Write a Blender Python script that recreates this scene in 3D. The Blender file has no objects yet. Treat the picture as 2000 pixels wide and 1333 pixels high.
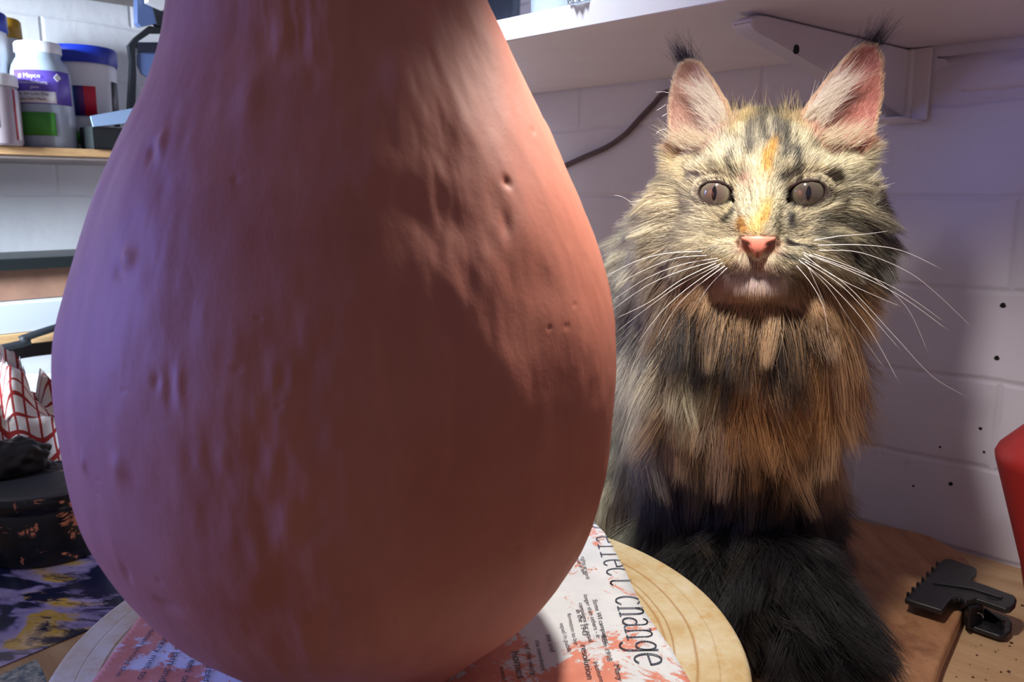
import bpy, bmesh, math, random
import numpy as np
from mathutils import Vector, Matrix, kdtree
random.seed(7); RNG = np.random.default_rng(11)
SC = bpy.context.scene; COL = SC.collection
# ------------------------------------------------------------------ camera
CAMZ = 1.05; TABLE = 0.75
FPX = 1600.0; PITCH = math.atan(285.0 / 1600.0)
cam_d = bpy.data.cameras.new('camera'); cam = bpy.data.objects.new('camera', cam_d); COL.objects.link(cam)
cam_d.sensor_width = 36.0; cam_d.lens = 28.8; cam_d.clip_start = 0.01; cam_d.clip_end = 50
cam.location = (0, 0, CAMZ); cam.rotation_euler = (math.radians(90) - PITCH, 0, 0)
cam_d.dof.use_dof = True; cam_d.dof.focus_distance = 0.44; cam_d.dof.aperture_fstop = 20
SC.camera = cam
# ------------------------------------------------------------------ world, lights, exposure
SC.view_settings.view_transform = 'Standard'; SC.view_settings.look = 'None'
SC.view_settings.gamma = 1.0; SC.view_settings.use_curve_mapping = False
SC.view_settings.exposure = 0.0
w = bpy.data.worlds.new('room_air'); SC.world = w; w.use_nodes = True
bg = w.node_tree.nodes['Background']; bg.inputs[0].default_value = (0.62, 0.57, 0.72, 1); bg.inputs[1].default_value = 0.29
def aim(o, target):
    d = Vector(target) - o.location
    o.rotation_euler = d.to_track_quat('-Z', 'Y').to_euler()
def spot(name, loc, target, power, color, angle, blend, radius):
    l = bpy.data.lights.new(name, 'SPOT'); l.energy = power; l.color = color
    l.spot_size = math.radians(angle); l.spot_blend = blend; l.shadow_soft_size = radius
    o = bpy.data.objects.new(name, l); COL.objects.link(o); o.location = loc; aim(o, target); return o
def area(name, loc, target, power, color, sx, sy):
    l = bpy.data.lights.new(name, 'AREA'); l.shape = 'RECTANGLE'; l.size = sx; l.size_y = sy
    l.energy = power; l.color = color
    o = bpy.data.objects.new(name, l); COL.objects.link(o); o.location = loc; aim(o, target); return o
# bench lamp in a shade above the gap between the pot and the cat
spot('bench_lamp', (0.090, 0.345, CAMZ + 0.152), (0.125, 0.385, TABLE + 0.1), 5.2, (1.0, 0.93, 0.84), 124, 0.60, 0.010)
# cool daylight from a high window on the left
area('window_light', (-0.92, 0.30, CAMZ + 0.17), (-0.60, 1.02, CAMZ - 0.06), 6.5, (0.80, 0.89, 1.0), 0.22, 0.22).data.spread = math.radians(60)
area('shelf_fill_light', (-0.16, 0.50, CAMZ + 0.90), (0.00, 0.70, CAMZ + 0.13), 1.35, (0.80, 0.90, 1.0), 0.12, 0.12).data.spread = math.radians(34)  # added unseen light, a narrow beam brightening the shelf's front edge
# blue glow of a screen standing low on the left
area('screen_light', (-0.60, 0.22, CAMZ + 0.02), (-0.12, 0.29, CAMZ - 0.08), 0.48, (0.15, 0.25, 1.0), 0.20, 0.30).data.spread = math.radians(48)
# ------------------------------------------------------------------ helpers
cp, sp = math.cos(PITCH), math.sin(PITCH)
Nv = np.array([0.704, 0.710, 0.0]); Nv /= np.linalg.norm(Nv)      # out through the right wall
Mv = np.array([-Nv[1], Nv[0], 0.0])                               # out through the left wall
DW, DF, DL = 0.741, 0.479, 1.20
SHELF = CAMZ + 0.1195
def ray(x, y):
    return np.array([0, cp, -sp]) * FPX + np.array([1.0, 0, 0]) * (x - 1000) + np.array([0, sp, cp]) * (667 - y)
def onz(x, y, z):
    d = ray(x, y); return d * ((z - CAMZ) / d[2]) + np.array([0, 0, CAMZ])
def onp(x, y, nrm, dist):
    d = ray(x, y); return d * (dist / (d @ nrm)) + np.array([0, 0, CAMZ])
def at(x, y, zc):
    return ray(x, y) * (zc / FPX) + np.array([0, 0, CAMZ])
def NM(n, m, z): return Vector((Nv[0]*n + Mv[0]*m, Nv[1]*n + Mv[1]*m, z))   # room coordinates -> world
WALLROT = math.atan2(Mv[1], Mv[0])
def lin(r, g, b):
    f = lambda c: (c/255/12.92) if c/255 <= 0.04045 else ((c/255+0.055)/1.055)**2.4
    return (f(r), f(g), f(b), 1)
def sstep(a, b, x):
    t = np.clip((x-a)/(b-a), 0, 1); return t*t*(3-2*t)
def _hash(i, j, k, s):
    n = (i*73856093) ^ (j*19349663) ^ (k*83492791) ^ (s*2654435761)
    n = (n ^ (n >> 13)) * 1274126177 & 0x7fffffff
    n = (n ^ (n >> 16)) & 0xffffff
    return n / float(0xffffff) * 2 - 1
def vnoise(P, s=0):
    P = np.asarray(P, dtype=np.float64); I = np.floor(P).astype(np.int64); f = P - I; f = f*f*f*(f*(f*6-15)+10)
    i, j, k = I[..., 0], I[..., 1], I[..., 2]; x, y, z = f[..., 0], f[..., 1], f[..., 2]
    r = 0
    for a in (0, 1):
        for b in (0, 1):
            for c in (0, 1):
                r = r + _hash(i+a, j+b, k+c, s) * (x if a else 1-x) * (y if b else 1-y) * (z if c else 1-z)
    return r
# materials
def mat(name, col=(0.8, 0.8, 0.8, 1), rough=0.6, metal=0.0, spec=0.5, coat=0.0, trans=0.0, sss=0.0):
    m = bpy.data.materials.new(name); m.use_nodes = True; b = m.node_tree.nodes['Principled BSDF']
    b.inputs['Base Color'].default_value = col; b.inputs['Roughness'].default_value = rough
    b.inputs['Metallic'].default_value = metal; b.inputs['Specular IOR Level'].default_value = spec
    b.inputs['Coat Weight'].default_value = coat; b.inputs['Transmission Weight'].default_value = trans
    if sss: b.inputs['Subsurface Weight'].default_value = sss; b.inputs['Subsurface Scale'].default_value = 0.004
    return m
class NT:
    def __init__(s, m): s.t = m.node_tree; s.b = s.t.nodes['Principled BSDF']; s.L = s.t.links.new
    def n(s, ty, **k):
        o = s.t.nodes.new(ty)
        for a, v in k.items():
            if a.startswith('i_'):
                o.inputs[a[2:].replace('_', ' ')].default_value = v
            else: setattr(o, a, v)
        return o
    def coords(s, scale=(1, 1, 1), kind='Object', rot=(0, 0, 0)):
        c = s.n('ShaderNodeTexCoord'); mp = s.n('ShaderNodeMapping'); mp.inputs['Scale'].default_value = scale
        mp.inputs['Rotation'].default_value = rot
        s.L(c.outputs[kind], mp.inputs[0]); return mp.outputs[0]
    def noise(s, vec, scale, detail=4, rough=0.55, dist=0.0):
        o = s.n('ShaderNodeTexNoise'); o.inputs['Scale'].default_value = scale; o.inputs['Detail'].default_value = detail
        o.inputs['Roughness'].default_value = rough; o.inputs['Distortion'].default_value = dist
        if vec: s.L(vec, o.inputs['Vector'])
        return o.outputs['Fac']
    def ramp(s, fac, stops, interp='LINEAR'):
        o = s.n('ShaderNodeValToRGB'); cr = o.color_ramp; cr.interpolation = interp
        while len(cr.elements) < len(stops): cr.elements.new(0.5)
        for e, (p, c) in zip(cr.elements, stops): e.position = p; e.color = c
        s.L(fac, o.inputs[0]); return o.outputs[0]
    def mix(s, fac, a, b):
        o = s.n('ShaderNodeMix'); o.data_type = 'RGBA'
        for sock, v in ((o.inputs[0], fac), (o.inputs[6], a), (o.inputs[7], b)):
            if hasattr(v, 'is_output'): s.L(v, sock)
            else: sock.default_value = v
        return o.outputs[2]
    def math(s, op, a, b=0.0):
        o = s.n('ShaderNodeMath'); o.operation = op
        for sock, v in ((o.inputs[0], a), (o.inputs[1], b)):
            if hasattr(v, 'is_output'): s.L(v, sock)
            else: sock.default_value = v
        return o.outputs[0]
    def bump(s, h, strength=0.3, dist=0.001, base=None):
        o = s.n('ShaderNodeBump'); o.inputs['Strength'].default_value = strength; o.inputs['Distance'].default_value = dist
        s.L(h, o.inputs['Height'])
        if base: s.L(base, o.inputs['Normal'])
        s.L(o.outputs[0], s.b.inputs['Normal']); return o.outputs[0]
    def color(s, c): s.L(c, s.b.inputs['Base Color'])
def noisy(name, c1, c2, scale=30, rough=0.6, bump=0.15, stretch=(1, 1, 1), **k):
    m = mat(name, c1, rough, **k); t = NT(m); v = t.coords(stretch)
    f = t.noise(v, scale); t.color(t.ramp(f, [(0.3, c1), (0.7, c2)])); t.bump(t.noise(v, scale*4), bump, 0.001); return m
# objects
def tag(o, label=None, cat=None, group=None, kind=None):
    if label: o['label'] = label
    if cat: o['category'] = cat
    if group: o['group'] = group
    if kind: o['kind'] = kind
    return o
def empty(name, loc, rz=0.0):
    o = bpy.data.objects.new(name, None); COL.objects.link(o); o.location = loc; o.rotation_euler = (0, 0, rz); o.empty_display_size = 0.02; return o
def link(name, me, m=None, parent=None, smooth=False):
    o = bpy.data.objects.new(name, me); COL.objects.link(o)
    if m is not None:
        for mm in (m if isinstance(m, (list, tuple)) else [m]): me.materials.append(mm)
    if parent is not None: o.parent = parent
    if smooth:
        me.polygons.foreach_set('use_smooth', [True]*len(me.polygons))
    return o
def mesh(name, V, F): me = bpy.data.meshes.new(name); me.from_pydata([tuple(map(float, v)) for v in V], [], F); me.update(); return me
def bm_obj(name, bm, m=None, parent=None, bevel=0, smooth=False, seg=2):
    bmesh.ops.recalc_face_normals(bm, faces=bm.faces)
    me = bpy.data.meshes.new(name); bm.to_mesh(me); bm.free()
    o = link(name, me, m, parent, smooth)
    if bevel:
        md = o.modifiers.new('bevel', 'BEVEL'); md.width = bevel; md.segments = seg; md.limit_method = 'ANGLE'
        if not smooth: me.polygons.foreach_set('use_smooth', [True]*len(me.polygons)); md.harden_normals = True
    return o
def box(bm, c, s, M=None):
    vs = []
    for dz in (-.5, .5):
        for dx, dy in ((-.5, -.5), (.5, -.5), (.5, .5), (-.5, .5)):
            v = Vector((c[0]+dx*s[0], c[1]+dy*s[1], c[2]+dz*s[2]))
            vs.append(bm.verts.new(M @ v if M else v))
    for f in ((0, 3, 2, 1), (4, 5, 6, 7), (0, 1, 5, 4), (1, 2, 6, 5), (2, 3, 7, 6), (3, 0, 4, 7)): bm.faces.new([vs[i] for i in f])
def room_box(name, n0, n1, m0, m1, z0, z1, mt, parent=None, bevel=0.0, origin=None):
    """a box lying along the two walls"""
    c = NM((n0+n1)/2, (m0+m1)/2, z0) if origin is None else origin
    bm = bmesh.new(); box(bm, (0, 0, (z1-z0)/2), (m1-m0, n1-n0, z1-z0))
    o = bm_obj(name, bm, mt, parent, bevel); o.location = c; o.rotation_euler = (0, 0, WALLROT); return o
def lathe(name, prof, mt, parent=None, seg=64, smooth=True, cap=True):
    V, F = [], []; n = len(prof)
    for r, z in prof:
        for k in range(seg):
            a = 2*math.pi*k/seg; V.append((r*math.cos(a), r*math.sin(a), z))
    for i in range(n-1):
        for k in range(seg): F.append((i*seg+k, i*seg+(k+1) % seg, (i+1)*seg+(k+1) % seg, (i+1)*seg+k))
    if cap: F.append(tuple(range(seg))[::-1]); F.append(tuple((n-1)*seg+k for k in range(seg)))
    me = mesh(name, V, F); o = link(name, me, mt, parent, smooth)
    if smooth:
        try: me.set_sharp_from_angle(angle=math.radians(40))
        except Exception: pass
    return o
def prism(name, pts, z0, z1, mt, parent=None, bevel=0.0):
    bm = bmesh.new(); a = [bm.verts.new((p[0], p[1], z0)) for p in pts]; b = [bm.verts.new((p[0], p[1], z1)) for p in pts]
    bm.faces.new(a[::-1]); bm.faces.new(b); n = len(pts)
    for i in range(n): bm.faces.new((a[i], a[(i+1) % n], b[(i+1) % n], b[i]))
    return bm_obj(name, bm, mt, parent, bevel)
def tube(name, pts, rad, mt, parent=None, seg=8, sub=6):
    """smooth tube through points; rad a number or a list"""
    P = [Vector(p) for p in pts]; n = len(P); R = rad if isinstance(rad, (list, tuple)) else [rad]*n
    Q, RR = [], []
    for i in range(n-1):
        p0, p1, p2, p3 = P[max(i-1, 0)], P[i], P[i+1], P[min(i+2, n-1)]
        for k in range(sub):
            t = k/sub
            Q.append(0.5*((2*p1)+(p2-p0)*t+(2*p0-5*p1+4*p2-p3)*t*t+(3*p1-p0-3*p2+p3)*t**3)); RR.append(R[i]*(1-t)+R[i+1]*t)
    Q.append(P[-1]); RR.append(R[-1])
    V, F = [], []; up = Vector((0.13, 0.21, 0.97))
    for i, q in enumerate(Q):
        d = (Q[min(i+1, len(Q)-1)]-Q[max(i-1, 0)]).normalized(); s = d.cross(up).normalized(); u = s.cross(d); up = u
        for k in range(seg):
            a = 2*math.pi*k/seg; V.append(q+(s*math.cos(a)+u*math.sin(a))*RR[i])
    for i in range(len(Q)-1):
        for k in range(seg): F.append((i*seg+k, i*seg+(k+1) % seg, (i+1)*seg+(k+1) % seg, (i+1)*seg+k))
    F.append(tuple(range(seg))[::-1]); F.append(tuple((len(Q)-1)*seg+k for k in range(seg)))
    return link(name, mesh(name, V, F), mt, parent, True)
def curved_label(name, r, z0, z1, a0, a1, mt, parent, seg=20, r2=None):
    """a label wrapped round a jar, 0.3 mm proud of it"""
    V, F = [], []; r2 = r if r2 is None else r2
    for rr, off in ((0, 0.0003), (1, 0.0)):
        for z, R in ((z0, r), (z1, r2)):
            for k in range(seg+1):
                a = a0+(a1-a0)*k/seg; V.append(((R+off)*math.cos(a), (R+off)*math.sin(a), z))
    s = seg+1
    for k in range(seg):
        F.append((k, k+1, s+k+1, s+k)); F.append((2*s+k+1, 2*s+k, 3*s+k, 3*s+k+1))
        F.append((k+1, k, 2*s+k, 2*s+k+1)); F.append((s+k, s+k+1, 3*s+k+1, 3*s+k))
    F.append((0, s, 3*s, 2*s)); F.append((seg, 2*s+seg, 3*s+seg, s+seg))
    return link(name, mesh(name, V, F), mt, parent, True)
# ------------------------------------------------------------------ the setting
def wall_material(name, col, col2, mortar_bump=0.9):
    m = mat(name, col, 0.7); t = NT(m); v = t.coords()
    br = t.n('ShaderNodeTexBrick'); br.inputs['Scale'].default_value = 1.0
    br.inputs['Brick Width'].default_value = 0.225; br.inputs['Row Height'].default_value = 0.075
    br.inputs['Mortar Size'].default_value = 0.004; br.inputs['Mortar Smooth'].default_value = 1.0
    sw = t.n('ShaderNodeSeparateXYZ'); cb = t.n('ShaderNodeCombineXYZ'); t.L(v, sw.inputs[0])
    nz = t.noise(v, 9.0, 3); wob = t.math('MULTIPLY', t.math('SUBTRACT', nz, 0.5), 0.012)
    t.L(sw.outputs[0], cb.inputs[0]); t.L(t.math('ADD', sw.outputs[2], wob), cb.inputs[1]); t.L(cb.outputs[0], br.inputs['Vector'])
    f1 = t.noise(v, 6, 5); c = t.ramp(f1, [(0.3, col), (0.75, col2)])
    st = t.noise(v, 25, 5, 0.65); c = t.mix(t.ramp(st, [(0.66, (0, 0, 0, 1)), (0.80, (0.5, 0.5, 0.5, 1))]), c, lin(150, 146, 128))
    t.color(t.mix(t.math('MULTIPLY', br.outputs['Fac'], 0.05), c, lin(120, 110, 110)))
    h = t.math('SUBTRACT', t.math('MULTIPLY', t.noise(v, 60, 6, 0.6), 0.13), t.math('MULTIPLY', br.outputs['Fac'], 0.26*mortar_bump))
    h = t.math('ADD', h, t.math('MULTIPLY', t.noise(v, 14, 3), 0.5))
    t.bump(h, 0.9, 0.0045); return m
M_wall = wall_material('painted_brick', lin(234, 229, 244), lin(222, 217, 234))
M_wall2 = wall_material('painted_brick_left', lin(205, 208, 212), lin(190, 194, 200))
def wall(name, nrm_is_n, dist, lo, hi, mt):
    bm = bmesh.new(); box(bm, (0, 0.05, 1.2), (hi-lo, 0.10, 2.4)); o = bm_obj(name, bm, mt)
    mid = (lo+hi)/2
    if nrm_is_n: o.location = NM(dist, mid, 0); o.rotation_euler = (0, 0, WALLROT+math.pi)
    else: o.location = NM(mid, dist, 0); o.rotation_euler = (0, 0, WALLROT-math.pi/2)
    if nrm_is_n:  # thickness must point away from the room
        o.rotation_euler = (0, 0, math.atan2(Nv[1], Nv[0])-math.pi/2)
    else: o.rotation_euler = (0, 0, math.atan2(Mv[1], Mv[0])-math.pi/2)
    return tag(o, kind='structure')
wr = wall('wall_right', True, DW, -1.4, DL+0.1, M_wall)
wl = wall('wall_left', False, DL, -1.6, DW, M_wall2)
M_floor = noisy('concrete_floor', lin(110, 105, 100), lin(90, 86, 84), 8)
tag(room_box('floor', -1.6, DW, -1.4, DL, -0.05, 0.0, M_floor), kind='structure')
# screw holes in the right wall and the rough ridge of render under the shelf
M_hole = mat('hole_black', lin(28, 24, 26), 0.9)
for (x, y, r) in ((1959, 597, .0021), (1947, 700, .0019), (1915, 838, .0013), (1857, 946, .0017), (1784, 950, .0010), (1836, 874, .0009), (1922, 884, .0010)):
    p = onp(x, y, Nv, DW); bm = bmesh.new()
    bmesh.ops.create_cone(bm, cap_ends=True, segments=14, radius1=r, radius2=r, depth=0.0012)
    for v in bm.verts: v.co = Vector((v.co.x*(1+0.15*math.sin(v.co.y*9000)), v.co.z, v.co.y))
    o = bm_obj('screw_hole', bm, M_hole, wr); q = wr.matrix_basis.inverted() @ Vector(p); o.location = q
bm = bmesh.new(); z1 = onp(1910, 112, Nv, DW)[2]
L0, L1, ns, nr = -1.2, onp(1830, 120, Nv, DW) @ Mv, 150, 8; rows = []
for i in range(ns+1):
    mm = L0+(L1-L0)*i/ns; row = []
    for j in range(nr+1):
        a = math.pi*j/nr; jit = 0.0035*float(vnoise(np.array([mm*60, j*0.9, 3.3])))+0.002*float(vnoise(np.array([mm*190, j*1.9, 1.3])))
        rr = 0.0075*(min(1, (i)/3.0, (ns-i)/3.0+0.05))
        row.append(bm.verts.new(NM(DW+0.001-math.sin(a)*(rr+jit), mm, SHELF-0.024+math.cos(a)*(0.014+jit))))
    rows.append(row)
for i in range(ns):
    for j in range(nr): bm.faces.new((rows[i][j], rows[i+1][j], rows[i+1][j+1], rows[i][j+1]))
tag(bm_obj('trim_1', bm, M_wall, smooth=True), kind='structure')
# ------------------------------------------------------------------ workbench
M_bench = mat('bench_birch', lin(196, 164, 126), 0.55); t = NT(M_bench); v = t.coords((1, 8, 1)); v2 = t.coords()
c = t.ramp(t.noise(v, 9, 6, 0.6), [(0.3, lin(204, 172, 134)), (0.7, lin(178, 140, 102))])
spk = t.ramp(t.noise(v2, 260, 2), [(0.70, (0, 0, 0, 1)), (0.74, (1, 1, 1, 1))])
t.color(t.mix(t.math('MULTIPLY', spk, 0.6), c, lin(90, 60, 40))); t.bump(t.noise(v, 80), 0.15, 0.0008)
bench = empty('workbench', NM(0.3, 0.2, 0)); tag(bench, 'pale birch plywood workbench along the brick wall, dusted with clay crumbs', 'workbench')
def kid(o, par):
    """hang an object placed in world space under its thing without moving it"""
    bpy.context.view_layer.update(); mw = par.matrix_world.inverted() @ o.matrix_basis; o.parent = par; o.matrix_basis = mw; return o
kid(room_box('bench_top', -0.12, DW-0.002, -0.8, DL-0.002, TABLE-0.030, TABLE, M_bench, bevel=0.002), bench)
for (n, m) in ((-0.07, -0.75), (-0.07, 1.12), (0.68, -0.75), (0.68, 1.12)):
    kid(room_box('leg', n-0.03, n+0.03, m-0.03, m+0.03, 0.0, TABLE-0.030, M_bench, bevel=0.002), bench)
# clay crumbs on the bench
M_crumb = mat('dry_clay_crumb', lin(86, 56, 38), 0.9)
bm = bmesh.new()
for (x, y, r) in ((1975, 1258, 2.2), (1972, 1264, 1.2), (1944, 1275, 1.3), (1908, 1282, 1.5), (1955, 1315, 1.4), (1970, 1314, 1.8), (1900, 1325, 1.6), (1916, 1262, 1.0), (1868, 1324, 1.0), (1894, 1300, .8), (1985, 1290, .9), (1930, 1308, .7), (1997, 1185, 2.0), (1950, 1272, .8), (1925, 1330, 1.0)):
    p = onz(x, y, TABLE); r = r*0.00055
    s = bmesh.ops.create_icosphere(bm, subdivisions=1, radius=r)
    for v in s['verts']: v.co = Vector((v.co.x*random.uniform(.8, 1.4), v.co.y*random.uniform(.8, 1.3), v.co.z*random.uniform(.5, 1)))+Vector(p)+Vector((0, 0, r*0.4))
tag(bm_obj('clay_crumbs', bm, M_crumb), 'scatter of tiny brown clay crumbs on the bench beside the black clamp', 'crumbs', kind='stuff')
# ------------------------------------------------------------------ wooden board under the cat
BT = TABLE+0.013
M_board = mat('beech_board', lin(170, 122, 86), 0.5); t = NT(M_board); v = t.coords((6, 1, 1), rot=(0, 0, 0.9))
c = t.ramp(t.noise(v, 12, 6, 0.6), [(0.3, lin(186, 138, 100)), (0.7, lin(150, 104, 72))])
c = t.mix(t.ramp(t.noise(t.coords(), 18, 5, 0.7), [(0.52, (0, 0, 0, 1)), (0.7, (.8, .8, .8, 1))]), c, lin(112, 66, 46)); t.color(c)
t.bump(t.noise(v, 60), 0.2, 0.001)
edge = [(1700, 1021), (1774, 1035), (1822, 1048), (1859, 1068), (1892, 1094), (1905, 1116), (1903, 1140), (1883, 1188), (1863, 1236), (1842, 1284), (1822, 1345), (1795, 1440)]
pts = [onz(x, y, BT)[:2] for x, y in edge]
pts = [p+np.array([0, 0]) for p in pts]
p0 = np.array(pts[0]); left = p0+Mv[:2]*0.36; nearl = left-Nv[:2]*0.22; nearr = np.array(pts[-1])-np.array([0.10, 0.0])
pts = [tuple(q) for q in ([left]+pts+[nearr, nearl])]
bo = prism('wooden_board', [(p[0], p[1]) for p in pts][::-1], TABLE+0.0004, BT, M_board, bevel=0.003)
tag(bo, 'brown wooden board with a rounded corner lying under the cat by the wall', 'board')
# ------------------------------------------------------------------ round wheel head with newspaper
DISC = TABLE+0.10
M_disc = mat('worn_plaster_disc', lin(226, 208, 170), 0.6); t = NT(M_disc); v = t.coords()
g = t.n('ShaderNodeVectorMath'); g.operation = 'LENGTH'; t.L(v, g.inputs[0])
nz = t.noise(v, 26, 6, 0.7)
c = t.ramp(nz, [(0.34, lin(190, 156, 102)), (0.52, lin(208, 190, 150)), (0.70, lin(220, 210, 188))])
c = t.mix(t.ramp(t.noise(v, 90, 4, 0.7), [(0.55, (0, 0, 0, 1)), (0.72, (.7, .7, .7, 1))]), c, lin(196, 152, 84))
dist = t.math('ADD', g.outputs['Value'], t.math('MULTIPLY', t.math('SUBTRACT', t.noise(v, 12, 2), 0.5), 0.004))
def ring(r, wdt):
    return t.math('SUBTRACT', 1.0, t.math('MINIMUM', 1.0, t.math('DIVIDE', t.math('ABSOLUTE', t.math('SUBTRACT', dist, r)), wdt)))
rg = t.math('MAXIMUM', t.math('MAXIMUM', ring(0.118, 0.0012), ring(0.1215, 0.0007)), t.math('MAXIMUM', ring(0.131, 0.0010), t.math('MULTIPLY', ring(0.140, 0.0006), 0.4)))
t.color(t.mix(t.math('MULTIPLY', rg, 0.75), c, lin(176, 122, 62)))
t.bump(t.math('SUBTRACT', t.math('MULTIPLY', t.noise(v, 140, 5), 0.5), rg), 0.5, 0.0008)
M_iron = noisy('grey_cast_iron', lin(70, 72, 76), lin(50, 52, 55), 60, 0.5)
wheel = empty('banding_wheel', (-0.0473, 0.3497, TABLE)); tag(wheel, 'round banding wheel with a worn cream top ringed in ochre, under the clay pot', 'turntable')
hd = lathe('wheel_head', [(0.02, -0.014), (0.146, -0.014), (0.150, -0.012), (0.1527, -0.008), (0.1527, -0.003), (0.1512, -0.0008), (0.1495, 0.0), (0.001, 0.0)], M_disc, wheel, 160)
hd.location = (0, 0, 0.10)
lathe('pedestal', [(0.075, 0.0), (0.076, 0.006), (0.060, 0.016), (0.030, 0.022), (0.022, 0.040), (0.022, 0.070), (0.040, 0.080), (0.050, 0.0858)], M_iron, wheel, 64)
# newspaper sheet
M_news = mat('newsprint_clay', lin(222, 224, 226), 0.75); t = NT(M_news); v = t.coords(); vs = t.coords((1.0, 1.0, 1), rot=(0, 0, 0.3))
n1 = t.noise(vs, 34, 9, 0.78, 0.5); n2 = t.noise(v, 9, 3, 0.5)
sx = t.n('ShaderNodeSeparateXYZ'); t.L(v, sx.inputs[0])
bias = t.math('MULTIPLY', sx.outputs[0], -0.25)
f = t.math('ADD', t.math('ADD', t.math('MULTIPLY', n1, 0.62), t.math('MULTIPLY', n2, 0.38)), bias)
msk = t.ramp(f, [(0.500, (0, 0, 0, 1)), (0.515, (1, 1, 1, 1))])
clay = t.ramp(t.noise(v, 60, 5), [(0.3, lin(206, 122, 98)), (0.7, lin(226, 150, 128))])
t.color(t.mix(msk, t.ramp(t.noise(v, 40, 4), [(0.3, lin(226, 228, 230)), (0.75, lin(206, 210, 214))]), clay))
t.bump(t.math('ADD', t.math('MULTIPLY', msk, 0.4), t.math('MULTIPLY', t.noise(v, 35, 3), 0.5)), 0.35, 0.0012)
PZ = DISC+0.0008
corners = [onz(*q_, PZ) for q_ in ((1160, 990), (1165, 1006), (1180, 1041), (1198, 1072), (1224, 1122), (1252, 1185), (1276, 1221), (1312, 1270), (1335, 1310), (1348, 1333))]+[onz(1392, 1420, PZ), onz(1200, 1500, PZ),
           onz(600, 1520, PZ), onz(330, 1480, PZ), onz(60, 1500, PZ), onz(180, 1333, PZ), onz(272, 1207, PZ), onz(420, 1040, PZ), onz(800, 985, PZ)]
PO = Vector((-0.0473, 0.3497, PZ))
bm = bmesh.new(); ol = [(c[0]-PO.x, c[1]-PO.y) for c in corners]
# clip to just over the wheel head so nothing hangs in the air
ol2 = []
for x, y in ol:
    r = math.hypot(x, y); k = min(1, 0.166/r); ol2.append((x*k, y*k))
def inpoly(x, y, P):
    c = False; j = len(P)-1
    for i in range(len(P)):
        if (P[i][1] > y) != (P[j][1] > y) and x < (P[j][0]-P[i][0])*(y-P[i][1])/(P[j][1]-P[i][1]+1e-12)+P[i][0]: c = not c
        j = i
    return c
vb = [bm.verts.new((x, y, 0)) for x, y in ol2]; bm.faces.new(vb)
bmesh.ops.triangulate(bm, faces=bm.faces)
for _ in range(5): bmesh.ops.subdivide_edges(bm, edges=[e for e in bm.edges if e.calc_length() > 0.006], cuts=1, use_grid_fill=True); bmesh.ops.triangulate(bm, faces=bm.faces)
for v_ in bm.verts:
    q = np.array([v_.co.x*45, v_.co.y*45, 0.0]); v_.co.z = 0.0004*abs(float(vnoise(q, 5)))+0.0002*abs(float(vnoise(q*2.7, 6)))
news = bm_obj('newspaper', bm, M_news, smooth=True); news.location = PO
sd = news.modifiers.new('thickness', 'SOLIDIFY'); sd.thickness = 0.0003; sd.offset = -1
tag(news, 'newspaper sheet smeared with orange clay under the pot on the banding wheel', 'newspaper')
# lettering drawn as thin printed strokes, kept on the sheet
M_ink = mat('grey_blue_ink', lin(96, 104, 120), 0.7); M_ink2 = mat('small_print_ink', lin(70, 66, 72), 0.7)
def arc(cx, cy, rx, ry, a0, a1, n=12): return [(cx+rx*math.cos(math.radians(a0+(a1-a0)*k/n)), cy+ry*math.sin(math.radians(a0+(a1-a0)*k/n))) for k in range(n+1)]
GL = {  # strokes in a 0..0.6 wide box, x-height 1; ascenders stop at the torn edge
 't': [[(.28, 1.25), (.28, .25)]+arc(.45, .22, .17, .2, 180, 320)[1:], [(.08, 1), (.52, 1)]],
 'o': [arc(.3, .5, .27, .5, 0, 360, 24)],
 'e': [[(.05, .55), (.55, .55)]+arc(.3, .5, .26, .5, 8, 310, 22)],
 'f': [[(.25, 0), (.25, 1.3)], [(.08, 1), (.5, 1)], [(.08, 0), (.45, 0)]],
 'c': [arc(.32, .5, .27, .5, 50, 320, 20)],
 'h': [[(.12, 0), (.12, 1.3)], [(.12, .7)]+arc(.31, .72, .17, .28, 150, 0)+[(.48, 0)], [(.02, 0), (.24, 0)], [(.38, 0), (.6, 0)]],
 'a': [arc(.28, .76, .19, .24, 150, 0)+[(.47, .1), (.58, 0)], arc(.27, .29, .21, .28, 40, 330, 18)],
 'n': [[(.02, 1), (.13, 1), (.13, 0)], [(.13, .7)]+arc(.31, .72, .17, .28, 150, 0)+[(.48, 0)], [(.02, 0), (.24, 0)], [(.38, 0), (.6, 0)]],
 'g': [arc(.28, .6, .22, .38, 0, 360, 20), [(.5, 1), (.5, -.1)]+arc(.28, -.1, .22, .3, 0, -150)[1:]],
 ' ': []}
def strokes(bm, pl, wd, T):
    for i in range(len(pl)-1):
        a, b = np.array(pl[i]), np.array(pl[i+1]); d = b-a; L = np.linalg.norm(d)
        if L < 1e-6: continue
        if L > 0.2:
            k_ = int(L/0.15)+1
            strokes(bm, [tuple(a+d*q_/k_) for q_ in range(k_+1)], wd, T) if k_ > 1 and L/k_ < 0.2 else None
            continue
        d /= L; n = np.array([-d[1], d[0]])*wd/2; a = a-d*wd*.3; b = b+d*wd*.3
        bm.faces.new([bm.verts.new(T(q)) for q in (a-n, b-n, b+n, a+n)])
A = onz(1150, 1010, PZ); B = onz(1244, 1306, PZ); txt = 'to effect change'; adv = 0.66
dirx = (B-A); Ltot = np.linalg.norm(dirx[:2]); ex = dirx/Ltot; ey = np.array([-ex[1], ex[0], 0]); em = Ltot/(len(txt)*adv)
bm = bmesh.new()
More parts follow.
